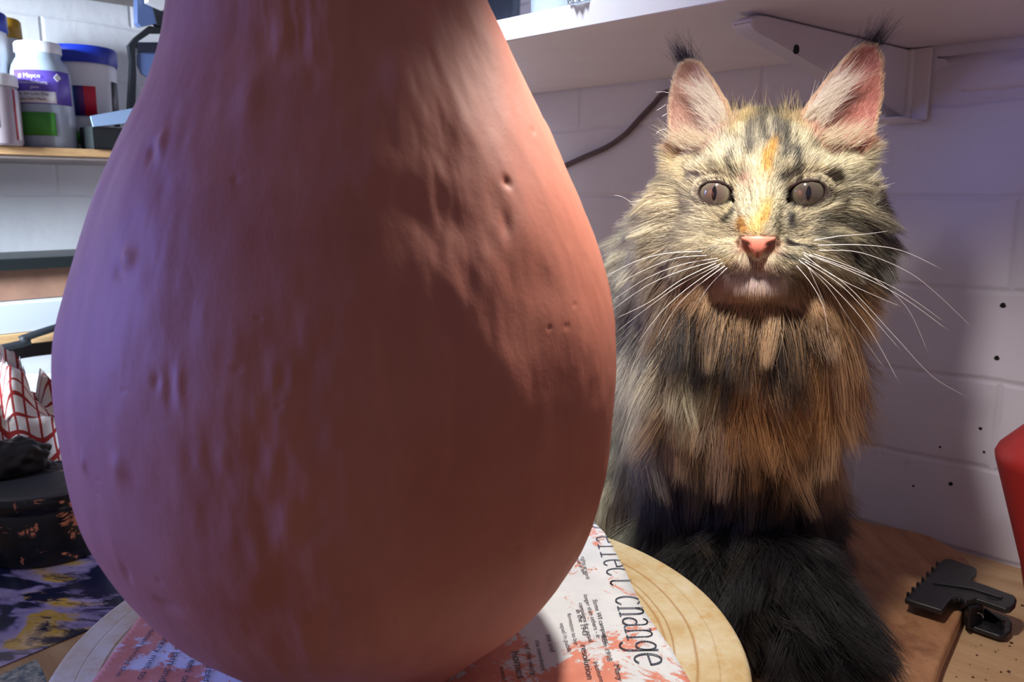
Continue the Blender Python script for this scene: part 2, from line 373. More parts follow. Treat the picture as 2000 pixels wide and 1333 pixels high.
for i, ch in enumerate(txt):
    def T(q, i=i):
        w_ = A+ex*((i*adv+q[0])*em)+ey*(q[1]*em*0.74); return Vector((w_[0]-PO.x, w_[1]-PO.y, 0.0007))
    for s in GL[ch]: strokes(bm, s, 0.06, T)
bm2 = bmesh.new()
for f_ in list(bm.faces):     # only what lies on the sheet is printed
    cc = f_.calc_center_median()
    if not inpoly(cc.x, cc.y, ol2): bm.faces.remove(f_)
bm2.free()
o = bm_obj('headline', bm, M_ink, news); o['label'] = 'thin grey headline lettering'
def text_mesh(body):
    cu = bpy.data.curves.new('t', 'FONT'); cu.body = body; cu.size = 1; cu.extrude = 0.0
    ob = bpy.data.objects.new('t', cu); COL.objects.link(ob); dg = bpy.context.evaluated_depsgraph_get()
    me = bpy.data.meshes.new_from_object(ob.evaluated_get(dg)); bpy.data.objects.remove(ob); bpy.data.curves.remove(cu)
    me.name = 'lettering'; return me
def flat_text(body, a, b, mt, parent, origin, z, name='print_line', hscale=1.0):
    me = text_mesh(body); co = np.empty(len(me.vertices)*3); me.vertices.foreach_get('co', co); co = co.reshape(-1, 3)
    w_ = co[:, 0].max()-co[:, 0].min(); a = np.array(a); b = np.array(b); d = b-a; L = np.linalg.norm(d[:2]); e1 = d/L; e2 = np.array([-e1[1], e1[0], 0]); s = L/w_
    P = a+e1*((co[:, 0]-co[:, 0].min())*s)[:, None]+e2*(co[:, 1]*s*hscale)[:, None]
    P -= np.array([origin.x, origin.y, 0]); P[:, 2] = z
    me.vertices.foreach_set('co', P.ravel()); me.update(); return link(name, me, mt, parent)
def cp3(x, y): return (840+x/3.03, 980+y/3.03)
for body, a, b in (("Some WI campaigns", (962, 590), (1035, 850)), ("longer than others - it", (908, 560), (985, 815)), ("campaigns for equal", (880, 610), (940, 840)),
                   ("in the 1943", (862, 650), (905, 800)), ("formation to bar", (812, 672), (855, 860)), ("equal in public", (768, 730), (815, 905)),
                   ("Many", (1085, 975), (1110, 1070)), ("rights at work", (893, 335), (925, 470)), ("and in law", (862, 345), (905, 440)),
                   ("pay and", (690, 800), (712, 900)), ("the members", (620, 830), (660, 1010)), ("of the early", (560, 860), (600, 1040)), ("Institutes", (965, 960), (1010, 1090)),
                   ("from 1918", (1010, 800), (1050, 950)), ("resolution", (890, 860), (930, 1060)), ("homes", (480, 900), (520, 1060)), ("water", (410, 990), (430, 1080))):
    flat_text(body, onz(*cp3(*a), PZ), onz(*cp3(*b), PZ), M_ink2, news, PO, 0.0007, hscale=0.66)
for k in range(5):
    a = onz(300+k*30, 1225+k*6, PZ); b = onz(225+k*42, 1325+k*6, PZ); flat_text(("women across the", "country met to", "make jam and", "plant trees on", "village greens")[k], a, b, M_ink2, news, PO, 0.0007, hscale=0.66)
# ------------------------------------------------------------------ the big clay pot
zk = np.array([-.2, -.192, -.178, -.155, -.125, -.09, -.055, -.02, .015, .05, .085, .125, .17, .20])
rk = np.array([.034, .0465, .0615, .0854, .1004, .1058, .1062, .098, .0837, .0673, .0560, .0455, .036, .033])
ck = np.array([-.0650, -.0648, -.0640, -.0634, -.0648, -.065, -.0647, -.064, -.0644, -.0655, -.070, -.0715, -.072, -.072])
VY = 0.33; NT_, NZ_ = 620, 700
zd = np.linspace(zk[0], zk[-1], NZ_)
def herm(v):
    m = np.gradient(v, zk); i = np.clip(np.searchsorted(zk, zd)-1, 0, len(zk)-2); hh = zk[i+1]-zk[i]; t_ = (zd-zk[i])/hh
    return (2*t_**3-3*t_**2+1)*v[i]+(t_**3-2*t_**2+t_)*hh*m[i]+(-2*t_**3+3*t_**2)*v[i+1]+(t_**3-t_**2)*hh*m[i+1]
r_ = herm(rk); c_ = herm(ck); th = np.arange(NT_)*2*np.pi/NT_
TH, ZZ = np.meshgrid(th, zd); RR = np.repeat(r_[:, None], NT_, 1); CX = np.repeat(c_[:, None], NT_, 1)
P = np.stack([CX+RR*np.cos(TH), VY+RR*np.sin(TH), ZZ+CAMZ], -1)
U = np.stack([np.cos(TH)*RR.max(), np.sin(TH)*RR.max(), ZZ], -1)
def sc(a, b, c): return U*np.array([a, b, c])
disp = 0.0016*vnoise(sc(22, 22, 16), 1)+0.0005*vnoise(sc(55, 55, 36), 2)
patch = sstep(-0.25, 0.45, vnoise(sc(20, 20, 14), 9))
rside = sstep(-0.03, 0.05, U[..., 0])*sstep(-0.12, -0.05, U[..., 2])
disp += (0.25+patch+0.2*rside)*(0.00045*vnoise(sc(130, 130, 85), 3)+0.00022*vnoise(sc(280, 280, 120), 4))
rid = 1-np.abs(vnoise(sc(60, 60, 26)+vnoise(sc(30, 30, 30), 8)[..., None]*0.7, 12)); 
disp += 0.00010*vnoise(sc(900, 900, 160), 6)*patch
def blob(px, py, rad, amt, sx=1.0, sz=1.0):
    global disp
    best = None; d0 = ray(px, py)/FPX; O = np.array([0, 0, CAMZ])
    for tt in np.linspace(0.15, 0.4, 400):      # first hit of this sight line with the body of revolution
        q = O+d0*tt; zz = q[2]-CAMZ
        if zz < zk[0] or zz > zk[-1]: continue
        if math.hypot(q[0]-np.interp(zz, zd, c_), q[1]-VY) < np.interp(zz, zd, r_): best = q; break
    if best is None: return
    D = P-best; tx = np.array([1.0, 0, 0]); dd = (D[..., 0]/(rad*sx))**2+(D[..., 1]/(rad*max(1, sx)))**2+(D[..., 2]/(rad*sz))**2
    disp = disp+amt*np.exp(-dd)
for bl in ((765, 350, .010, .0011, 1.6, .8), (830, 435, .016, -.0018, 1.2, 1.0), (870, 540, .014, .0008, 1.6, .9), (960, 400, .006, -.0008, .45, 1.5), (985, 440, .004, -.0010, .5, 1.6),
           (905, 250, .008, .0012, .6, 1.8), (720, 60, .010, -.0022, .6, 2.4), (780, 150, .009, .0015, .7, 2.0), (1010, 640, .009, -.0010, .9, 1.4),
           (1060, 560, .010, -.0012, 1.2, 1.0), (325, 285, .004, .0014, .5, 1.5), (300, 300, .003, -.0012, .5, 1.3), (255, 510, .004, .0016, .8, .8), (238, 525, .004, -.0012, .8, 1.0),
           (350, 755, .003, .0008, .4, 2.2), (330, 760, .003, -.0007, .4, 2.0), (305, 745, .002, -.0008, .6, 1.2), (168, 905, .002, .0010, .6, 1.6), (235, 915, .004, .0012, .7, 1.1),
           (250, 1120, .003, -.001, .7, 1.3), (330, 1180, .004, -.001, 1.3, .7), (490, 195, .006, .0010, .6, 1.8), (985, 360, .0016, -.0012, 1, 1.4), (880, 1190, .02, .0008, 1, 1)):
    blob(*bl)
for k in range(70):
    a = random.random()*6.28; z_ = random.uniform(-.17, .1); i = int((z_-zk[0])/(zk[-1]-zk[0])*(NZ_-1)); j = int(a/6.283*NT_) % NT_
    dd = ((P-P[i, j])**2).sum(-1)/random.uniform(.0006, .0014)**2; disp -= 0.00035*np.exp(-dd)
nr_ = np.gradient(r_, zd); nz_ = -nr_/np.sqrt(1+nr_**2); nh_ = 1/np.sqrt(1+nr_**2)
Nn = np.stack([np.cos(TH)*nh_[:, None], np.sin(TH)*nh_[:, None], np.repeat(nz_[:, None], NT_, 1)], -1)
P = P+Nn*disp[..., None]; P[0, :, 2] = CAMZ-.2+0.0022; P[..., 2] = np.maximum(P[..., 2], CAMZ-.2+0.0022)
POT = Vector((-0.0648, VY, CAMZ-.2+0.0022))
idx = np.arange(NZ_*NT_).reshape(NZ_, NT_); q0 = idx[:-1]; q1 = np.roll(idx, -1, 1)[:-1]; q2 = np.roll(idx, -1, 1)[1:]; q3 = idx[1:]
quads = np.stack([q0, q1, q2, q3], -1).reshape(-1, 4)
def np_mesh(name, V, Q):
    me = bpy.data.meshes.new(name); n = len(Q); k = Q.shape[1]
    me.vertices.add(len(V)); me.vertices.foreach_set('co', np.asarray(V, dtype=np.float32).ravel())
    me.loops.add(n*k); me.loops.foreach_set('vertex_index', Q.astype(np.int32).ravel())
    me.polygons.add(n); me.polygons.foreach_set('loop_start', np.arange(0, n*k, k, dtype=np.int32)); me.polygons.foreach_set('loop_total', np.full(n, k, dtype=np.int32))
    me.polygons.foreach_set('use_smooth', np.ones(n, dtype=bool)); me.update(calc_edges=True); me.validate(); return me
M_clay = mat('leather_hard_terracotta', lin(196, 116, 84), 0.62, spec=0.35); t = NT(M_clay); v = t.coords(); vz = t.coords((1, 1, 0.25))
c = t.ramp(t.noise(v, 14, 5, 0.6), [(0.3, lin(160, 92, 74)), (0.7, lin(176, 110, 92))])
c = t.mix(t.math('MULTIPLY', t.ramp(t.noise(vz, 60, 4, 0.6), [(0.5, (0, 0, 0, 1)), (0.75, (1, 1, 1, 1))]), 0.30), c, lin(204, 132, 110)); t.color(c)
b1 = t.bump(t.noise(vz, 160, 6, 0.65), 0.16, 0.0009); b2 = t.bump(t.noise(t.coords((1, 1, .6), rot=(0, .5, 0)), 230, 5, 0.65, 0.3), 0.22, 0.0008, b1); b3 = t.bump(t.noise(v, 900, 4, 0.7), 0.12, 0.0004, b2)
Vp = P.reshape(-1, 3)-np.array(POT)
Vp = np.vstack([Vp, [[0, 0, 0]]]); caps = np.stack([idx[0], np.roll(idx[0], -1), np.full(NT_, NZ_*NT_)], -1)[:, ::-1]
me = bpy.data.meshes.new('clay_pot'); me = np_mesh('clay_pot', Vp, quads)
pot = link('clay_pot', me, M_clay); pot.location = POT
md = pot.modifiers.new('wall_thickness', 'SOLIDIFY'); md.thickness = 0.007; md.offset = -1; md.use_rim = True
tag(pot, 'large egg-shaped terracotta clay pot with rough finger marks on the banding wheel', 'pot')
# ------------------------------------------------------------------ white shelf over the cat, with its steel bracket
M_white = noisy('white_shelf_paint', lin(238, 232, 238), lin(232, 226, 232), 20, 0.45, 0.05)
M_steel = noisy('white_enamelled_steel', lin(228, 222, 228), lin(222, 216, 222), 20, 0.4, 0.03)
M_slot = mat('slot_dark', lin(20, 20, 28), 0.8)
sh = empty('wall_shelf', NM(DW-0.002, 0.0, SHELF), WALLROT); tag(sh, 'long white shelf on a steel bracket above the cat', 'shelf')
kid(room_box('board', DF, DW-0.002, -1.1, 0.78, SHELF, SHELF+0.0178, M_white, bevel=0.0012), sh)
pc = NM(DF-0.0003, 0.4845, SHELF+0.0022)
bm = bmesh.new(); bmesh.ops.create_cone(bm, cap_ends=True, segments=16, radius1=0.0016, radius2=0.0012, depth=0.0008)
o = bm_obj('screw', bm, M_steel); o.location = pc; o.rotation_euler = (math.radians(90), 0, math.atan2(Nv[1], Nv[0])+math.pi/2); kid(o, sh)
pA = onz(1790, 97, SHELF); pB = onz(1500, 27, SHELF)
bd = (pB-pA); bd[2] = 0; bd /= np.linalg.norm(bd); bn = np.array([-bd[1], bd[0], 0])       # bn: away to the side of the plate
if bn @ Mv < 0: bn = -bn
def inbr(x, y):
    p = onp(x, y, bn, (pA-np.array([0, 0, CAMZ])) @ bn); return ((p-pA) @ bd, p[2]-SHELF)
outl = [inbr(*q) for q in ((1790, 97), (1500, 27.5), (1482, 29), (1468, 37), (1469, 48), (1478, 60), (1545, 98), (1700, 190), (1772, 233), (1786, 236))]
mn = max(u for u, z in outl)
bm = bmesh.new(); TH_ = 0.016; fr, bk = [], []
for u, z in outl:
    z = min(z, -0.0012)
    a = pA+bd*u; fr.append(bm.verts.new((a[0], a[1], SHELF+z))); b_ = a+bn*TH_; bk.append(bm.verts.new((b_[0], b_[1], SHELF+z)))
bm.faces.new(fr); bm.faces.new(bk[::-1]); n = len(fr)
for i in range(n): bm.faces.new((fr[i], bk[i], bk[(i+1) % n], fr[(i+1) % n]))
br = bm_obj('bracket', bm, M_steel, bevel=0.0025, seg=3); kid(br, sh)
ma = float(pA @ Mv)
zb = onp(1800, 236, Nv, DW-0.004)[2]
f1 = room_box('wall_plate', DW-0.0065, DW-0.0025, ma-0.0155, ma+0.0005, zb, SHELF-0.0006, M_steel, bevel=0.0012); kid(f1, sh)
f2 = room_box('wall_plate', DW-0.011, DW-0.0025, ma-0.0035, ma+0.0035, zb, SHELF-0.0006, M_steel, bevel=0.003); kid(f2, sh)
f3 = room_box('foot_tab', DW-0.055, DW-0.0025, ma-0.012, ma+0.020, zb-0.0015, zb, M_steel, bevel=0.0005); kid(f3, sh)
for (ya, yb) in ((97, 131), (165, 212)):
    pts_ = []
    a = onp(1790-(ya-97)*0.075, ya, bn, (pA-np.array([0, 0, CAMZ])) @ bn-0.0004); b_ = onp(1790-(yb-97)*0.075, yb, bn, (pA-np.array([0, 0, CAMZ])) @ bn-0.0004)
    bm = bmesh.new(); vs = []
    for p_ in (a, b_):
        for du in (0, 0.0022): q = p_+bd*du; vs.append(q)
    v4 = [bm.verts.new(tuple(vs[i])) for i in (0, 1, 3, 2)]; v5 = [bm.verts.new(tuple(vs[i]-bn*0.0002)) for i in (0, 1, 3, 2)]
    bm.faces.new(v4); bm.faces.new(v5[::-1])
    for i in range(4): bm.faces.new((v4[i], v4[(i+1) % 4], v5[(i+1) % 4], v5[i]))
    kid(bm_obj('slot', bm, M_slot), sh)
pe = onp(1555, 97, bn, (pA-np.array([0, 0, CAMZ])) @ bn)
bm = bmesh.new(); bmesh.ops.create_cone(bm, cap_ends=True, segments=18, radius1=0.0032, radius2=0.0032, depth=0.0012)
o = bm_obj('screw_hole', bm, M_slot); o.location = pe; o.rotation_euler = Vector(bn).to_track_quat('Z', 'Y').to_euler(); kid(o, sh)
# things standing on that shelf, only their feet in view
M_blk = mat('black_plastic', lin(30, 34, 48), 0.3)
M_glass = mat('clear_glass', (0.86, 0.92, 0.94, 1), 0.05, trans=1.0); M_glass.node_tree.nodes['Principled BSDF'].inputs['IOR'].default_value = 1.3
M_gry = mat('grey_plastic', lin(150, 160, 178), 0.45)
ST = SHELF+0.0178
def shelf_pt(x, y, back=0.0):
    p = onz(x, y, ST); return p
bx = lathe('black_pot', [(0.013, 0), (0.015, 0.001), (0.0165, 0.03), (0.018, 0.055), (0.018, 0.058), (0.016, 0.058), (0.0145, 0.004)], M_blk, None, 40)
bx.location = NM(DF+0.022, 0.509, ST+0.0002); tag(bx, 'dark blue-black pot on the white shelf, next to the clay pot, mostly cut off', 'pot')
gj = empty('storage_jar', NM(DF+0.055, 0.475, ST+0.0002)); tag(gj, 'pale grey storage jar on the white shelf right of the dark pot', 'jar')
lathe('jar_body', [(0.020, 0), (0.023, 0.002), (0.0235, 0.05), (0.020, 0.056)], M_gry, gj, 40)
l_ = lathe('lid', [(0.021, 0), (0.0215, 0.001), (0.0215, 0.010), (0.020, 0.012)], M_white, gj, 40); l_.location = (0, 0, 0.0562)
gt = empty('glass_tumbler', NM(DF+0.018, 0.405, ST+0.0002)); tag(gt, 'ribbed glass tumbler at the cut-off top edge of the white shelf', 'glass')
prof = [(0.020, 0), (0.021, 0.001), (0.024, 0.07), (0.0225, 0.07), (0.0195, 0.004), (0.0005, 0.004)]
gl = lathe('glass_body', prof, M_glass, gt, 96)
for v_ in gl.data.vertices:
    r = math.hypot(v_.co.x, v_.co.y)
    if r > .0202: k = 1+0.03*math.sin(24*math.atan2(v_.co.y, v_.co.x)); v_.co.x *= k; v_.co.y *= k
# brown cable hanging on the wall
M_cab = mat('brown_cable', lin(96, 80, 88), 0.6)
cpts = [NM(DW-0.006, 0.93, TABLE+0.003), NM(DW-0.005, 0.90, CAMZ-0.17), NM(DW-0.005, 0.82, CAMZ-0.04), NM(DW-0.004, 0.72, CAMZ+0.010)]
for (x, y) in ((1100, 326), (1140, 308), (1185, 288), (1222, 262), (1250, 232), (1275, 206), (1297, 183)):
    cpts.append(Vector(onp(x, y, Nv, DW-0.004)))
cpts += [NM(DW-0.004, 0.485, SHELF-0.012), NM(DW-0.004, 0.470, SHELF-0.005)]
tag(tube('cable', cpts, 0.0030, M_cab, None, 10, 5), 'brown cable sagging along the wall behind the cat up to the shelf', 'cable')
# ------------------------------------------------------------------ black clamp on the board's edge
M_clamp = noisy('black_nylon', lin(34, 34, 38), lin(24, 24, 28), 200, 0.42, 0.1)
M_spring = mat('spring_steel', lin(150, 150, 155), 0.3, metal=1.0)
clo = Vector(onz(1885, 1150, BT)); cl = empty('spring_clamp', clo); tag(cl, 'black plastic spring clamp gripping the rounded corner of the wooden board', 'clamp')
def traced(name, pix, z0, z1, mt, par, bevel=0.0012, tilt=None):
    pts_ = [onz(x, y, (z0+z1)/2) for x, y in pix]
    o = prism(name, [(p[0]-clo.x, p[1]-clo.y) for p in pts_], z0-clo.z, z1-clo.z, mt, par, bevel); return o
def c2(x, y): return (1700+x/2.703, 840+y/2.703)
up = traced('jaw_handle', [c2(*q) for q in ((178, 905), (232, 848), (285, 800), (372, 705), (392, 694), (420, 694), (540, 735), (562, 748), (560, 772), (528, 808), (560, 818), (620, 838), (700, 868), (758, 888), (772, 908), (766, 935), (742, 958), (715, 962), (640, 935), (560, 908), (500, 925), (470, 902), (430, 905), (412, 925), (380, 970), (300, 945), (230, 925))], BT+0.0075, BT+0.0120, M_clamp, cl, 0.0015)
for k in range(7):   # grip ribs along the jaw
    a = np.array(c2(205+26*k, 892-27*k)); traced('grip_rib', [tuple(a), tuple(a+(4, 1)), tuple(a+(-1, -7)), tuple(a+(-6, -6))], BT+0.0078, BT+0.0130, M_clamp, cl, 0.0004)
traced('slot', [c2(*q) for q in ((612, 880), (680, 892), (672, 908), (618, 898))], BT+0.0112, BT+0.01215, M_slot, cl, 0.0)
traced('rib', [c2(*q) for q in ((330, 800), (540, 830), (700, 885), (694, 893), (535, 842), (328, 812))], BT+0.0120, BT+0.0135, M_clamp, cl, 0.0005)
traced('lower_handle', [c2(*q) for q in ((498, 960), (540, 930), (600, 962), (660, 975), (730, 1005), (748, 1030), (745, 1075), (720, 1102), (680, 1102), (600, 1075), (500, 1038))], TABLE+0.002, TABLE+0.006, M_clamp, cl, 0.0015)
traced('lower_wall', [c2(*q) for q in ((596, 962), (612, 956), (712, 1028), (700, 1040))], TABLE+0.006, TABLE+0.0115, M_clamp, cl, 0.0008)
sp_ = tube('spring', [(np.cos(k*0.9)*0.0035+0.003, (k-10)*0.0006, np.sin(k*0.9)*0.0035+0.001) for k in range(21)], 0.0006, M_spring, cl, 6, 3)
sp_.location = Vector(onz(1893, 1203, BT-0.002))-clo
pz = traced('pivot_block', [c2(*q) for q in ((500, 925), (560, 905), (600, 930), (590, 975), (520, 1000), (495, 975))], TABLE+0.006, BT+0.0078, M_clamp, cl, 0.001)
# ------------------------------------------------------------------ red bottle at the right edge
M_red = mat('red_plastic', lin(170, 48, 46), 0.4)
rb = empty('red_bottle', (0.376, 0.520, TABLE+0.0002)); tag(rb, 'red plastic bottle by the wall, cut off by the right edge', 'bottle')
lathe('bottle_body', [(0.014, 0), (0.0165, 0.0015), (0.0270, 0.050), (0.0480, 0.121), (0.0490, 0.126), (0.047, 0.131), (0.030, 0.150), (0.014, 0.160), (0.012, 0.172)], M_red, rb, 72)
l_ = lathe('cap', [(0.0135, 0.0), (0.0140, 0.001), (0.0125, 0.022), (0.010, 0.024)], M_red, rb, 40); l_.location = (0, 0, 0.1705)
# ------------------------------------------------------------------ shelf of glaze jars on the left wall
M_ply = noisy('plywood_edge', lin(196, 160, 112), lin(172, 136, 96), 60, 0.6, 0.1, (1, 1, 6))
M_plyg = noisy('shelf_grey_brown', lin(150, 140, 136), lin(130, 122, 120), 20, 0.7, 0.1)
JZ = CAMZ+0.0520; JF = 1.02
js = empty('jar_shelf', NM(0.3, DL-0.002, JZ-0.01)); tag(js, 'narrow wooden shelf holding the glaze jars on the left wall', 'shelf')
kid(room_box('board', -0.5, 0.66, JF+0.002, DL-0.002, JZ-0.0125, JZ, M_plyg), js)
kid(room_box('edge_strip', -0.5, 0.66, JF-0.002, JF+0.002, JZ-0.0090, JZ, M_ply, bevel=0.0008), js)
us = tag(room_box('upper_shelf', -0.5, 0.66, JF+0.01, DL-0.002, CAMZ+0.253, CAMZ+0.268, M_plyg, bevel=0.001), 'upper dark shelf along the top left above the jars', 'shelf')
def jar_at(px, n_back, py=290):
    """standing point on the jar shelf below picture column px, n_back metres behind the shelf's edge"""
    d = ray(px, py); d2 = d[:2]/(d[:2] @ Mv[:2])*(JF+n_back); return Vector((d2[0], d2[1], JZ+0.0002))
M_jw = mat('white_jar_plastic', lin(222, 226, 230), 0.35); M_jblue = mat('royal_blue_lid', lin(22, 50, 170), 0.35)
M_jyel = mat('ochre_lid', lin(196, 150, 34), 0.4); M_jclear = mat('cloudy_grey_blue_plastic', lin(168, 184, 200), 0.25, spec=0.6)
M_jpink = mat('grey_pink_plastic', lin(170, 160, 168), 0.3); M_green = mat('green_paper', lin(70, 150, 58), 0.7)
M_lab = mat('white_label', lin(226, 228, 232), 0.5); M_redl = mat('red_label', lin(190, 22, 48), 0.4)
def stripes(name, axis, stops):
    m = mat(name, (1, 1, 1, 1), 0.35); t = NT(m); c = t.n('ShaderNodeTexCoord'); s = t.n('ShaderNodeSeparateXYZ'); t.L(c.outputs['Generated'], s.inputs[0])
    t.color(t.ramp(s.outputs[axis], stops, 'CONSTANT')); return m
def faceang(loc): return math.atan2(-loc.y, -loc.x)      # towards the middle of the room
def label(par, ang, name, r, z0, z1, da0, da1, mt, r2=None): return curved_label(name, r, z0, z1, ang+da0, ang+da1, mt, par, 24, r2)
def wrap_text(body, par, ang, r, z, h, a_mid, mt, name='print'):
    me = text_mesh(body); co = np.empty(len(me.vertices)*3); me.vertices.foreach_get('co', co); co = co.reshape(-1, 3); s = h/0.7
    w_ = co[:, 0].max()*s; a = ang+a_mid+(co[:, 0]*s-w_/2)/r
    P_ = np.stack([np.cos(a)*(r+.0006), np.sin(a)*(r+.0006), z+co[:, 1]*s], 1); me.vertices.foreach_set('co', P_.ravel()); me.update(); return link(name, me, mt, par)
# bottle with the purple label
L_ = jar_at(92, 0.035); ja = faceang(L_)
j = empty('glaze_bottle', L_); tag(j, 'grey-blue glaze bottle with a purple label, white lid and green paper patch', 'bottle')
R0 = 0.0315
lathe('bottle_body', [(0.030, 0), (R0, 0.002), (0.0320, 0.03), (0.0305, 0.080), (0.0285, 0.089), (0.0245, 0.096), (0.0225, 0.099), (0.0225, 0.107)], M_jclear, j, 64)
l_ = lathe('lid', [(0.0236, 0), (0.0240, 0.001), (0.0240, 0.0095), (0.0225, 0.0118)], M_jw, j, 64); l_.location = (0, 0, 0.1032)
M_purple = mat('purple_label', lin(104, 84, 190), 0.4)
label(j, ja, 'purple_label', 0.0316, 0.047, 0.083, -0.95, 1.15, M_purple, 0.0306)
label(j, ja, 'white_label', 0.0320, 0.048, 0.0605, -1.0, 0.45, M_lab, 0.0317)
label(j, ja, 'green_patch', 0.0326, 0.013, 0.038, -0.85, 0.35, M_green, 0.0322)
for (bd_, z_, h_, am, mt_) in (('# Mayco', .0745, .0045, -.35, M_lab), ('foundations', .0680, .0042, -.25, M_lab), ('FN 301 Low Fire', .0560, .0032, -.3, M_ink2), ('White Satin Matte', .0508, .0028, -.35, M_ink2), ('glaze', .0633, .003, -.2, M_lab)):
    wrap_text(bd_, j, ja, 0.0322, z_, h_, am, mt_)
bm = bmesh.new(); bmesh.ops.create_cone(bm, cap_ends=True, segments=4, radius1=.0042, radius2=.0042, depth=.0006)
o = bm_obj('diamond_mark', bm, M_lab, j); a_ = ja+0.55; o.location = (math.cos(a_)*.0316, math.sin(a_)*.0316, .076); o.rotation_euler = Vector((math.cos(a_), math.sin(a_), 0)).to_track_quat('Z', 'Y').to_euler()
# tub with the blue lid and colour stripe label
L_ = jar_at(172, 0.075); ja = faceang(L_)
j = empty('glaze_tub', L_); tag(j, 'white tub with a blue lid and rainbow striped label, right of the purple-labelled bottle', 'tub')
lathe('tub_body', [(0.0345, 0), (0.0365, 0.002), (0.0375, 0.05), (0.0385, 0.096), (0.0370, 0.104)], M_jw, j, 72)
l_ = lathe('lid', [(0.0400, 0), (0.0406, 0.001), (0.0406, 0.017), (0.0392, 0.0195)], M_jblue, j, 72); l_.location = (0, 0, 0.1010)
M_rain = stripes('rainbow_label', 0, [(0.0, lin(36, 120, 50)), (0.20, lin(30, 120, 60)), (0.30, lin(40, 130, 200)), (0.50, lin(40, 40, 110)), (0.62, lin(90, 30, 110)), (0.74, lin(205, 30, 60))])
label(j, ja, 'colour_label', 0.0384, 0.040, 0.074, -0.80, 0.35, M_rain, 0.0388)
label(j, ja, 'green_patch', 0.0378, 0.008, 0.022, -0.45, 0.15, M_green, 0.0379)
label(j, ja, 'dark_label', 0.0388, 0.030, 0.082, 0.95, 1.3, M_blk, 0.0390)
wrap_text('A', j, ja, 0.0394, .058, .009, -.62, M_lab)
# tub with red label at the left edge and the ochre-lidded one behind it
L_ = jar_at(-28, 0.060); ja = faceang(L_)
j = empty('glaze_tub', L_); tag(j, 'tall white tub with a blue lid and red label at the left edge', 'tub')
lathe('tub_body', [(0.029, 0), (0.031, 0.002), (0.0325, 0.10), (0.0315, 0.1265)], M_jw, j, 64)
l_ = lathe('lid', [(0.0330, 0), (0.0335, 0.001), (0.0335, 0.018), (0.032, 0.020)], M_jblue, j, 64); l_.location = (0, 0, 0.1240)
label(j, ja, 'red_label', 0.0323, 0.085, 0.116, -0.6, 0.72, M_redl, 0.0326)
L_ = jar_at(27, 0.120); ja = faceang(L_)
j = empty('glaze_bottle', L_); tag(j, 'white bottle with an ochre yellow lid behind the purple-labelled one', 'bottle')
lathe('bottle_body', [(0.023, 0), (0.025, 0.002), (0.025, 0.10), (0.021, 0.116), (0.019, 0.1315)], M_jw, j, 56)
l_ = lathe('lid', [(0.0205, 0), (0.021, 0.001), (0.0205, 0.020), (0.0185, 0.0225)], M_jyel, j, 56); l_.location = (0, 0, 0.1290)
L_ = jar_at(-8, 0.012, 300); L_.z = JZ+0.0002; ja = faceang(L_)
j = empty('glaze_jar', L_); tag(j, 'grey-pink jar with a white lid and red stripe at the shelf front, far left', 'jar')
lathe('jar_body', [(0.0255, 0), (0.0275, 0.002), (0.0275, 0.055), (0.0250, 0.062)], M_jpink, j, 64)
l_ = lathe('lid', [(0.0270, 0), (0.0275, 0.001), (0.0275, 0.011), (0.026, 0.0125)], M_jw, j, 64); l_.location = (0, 0, 0.0615)
label(j, ja, 'red_stripe', 0.0277, 0.006, 0.058, 0.86, 0.92, M_redl); label(j, ja, 'white_stripe', 0.0277, 0.006, 0.058, 0.95, 1.15, M_lab); label(j, ja, 'dark_print', 0.0277, 0.018, 0.038, -0.2, 0.2, M_blk)
# dark open box with a pale blue flap
M_navy = noisy('dark_card', lin(26, 36, 36), lin(20, 26, 30), 60, 0.6); M_flap = mat('pale_blue_card', lin(150, 178, 214), 0.5)
a = jar_at(165, 0.018); b_ = jar_at(300, 0.030); cb = (a+b_)/2; ang = math.atan2((b_-a).y, (b_-a).x)
cb = cb-Vector(Mv)*0.010
bxo = empty('card_box', (cb.x, cb.y, JZ+0.0002), ang); tag(bxo, 'low dark card box with a pale blue flap on the jar shelf beside the pot', 'box')
wd = (b_-a).length
bm = bmesh.new(); box(bm, (0, 0, 0.001), (wd, 0.030, 0.002)); box(bm, (0, -0.014, 0.013), (wd, 0.002, 0.024)); box(bm, (0, 0.014, 0.013), (wd, 0.002, 0.024)); box(bm, (wd/2-.001, 0, 0.013), (0.002, 0.026, 0.024)); box(bm, (-wd/2+.001, 0, 0.013), (0.002, 0.026, 0.024))
bm_obj('tray', bm, M_navy, bxo)
bm = bmesh.new(); v_ = [bm.verts.new(q) for q in ((-wd*.50, -.016, .024), (wd*.36, -.016, .036), (wd*.46, -.010, .058), (wd*.36, -.010, .054), (-wd*.50, -.012, .036))]; bm.faces.new(v_)
o = bm_obj('flap', bm, M_flap, bxo); m_ = o.modifiers.new('t', 'SOLIDIFY'); m_.thickness = 0.0015
bm = bmesh.new(); v_ = [bm.verts.new(q) for q in ((wd*.30, -.020, .020), (wd*.50, -.020, .020), (wd*.50, -.014, .060), (wd*.42, -.014, .050), (wd*.30, -.016, .036))]; bm.faces.new(v_)
o = bm_obj('side_flap', bm, M_navy, bxo); m_ = o.modifiers.new('t', 'SOLIDIFY'); m_.thickness = 0.0015
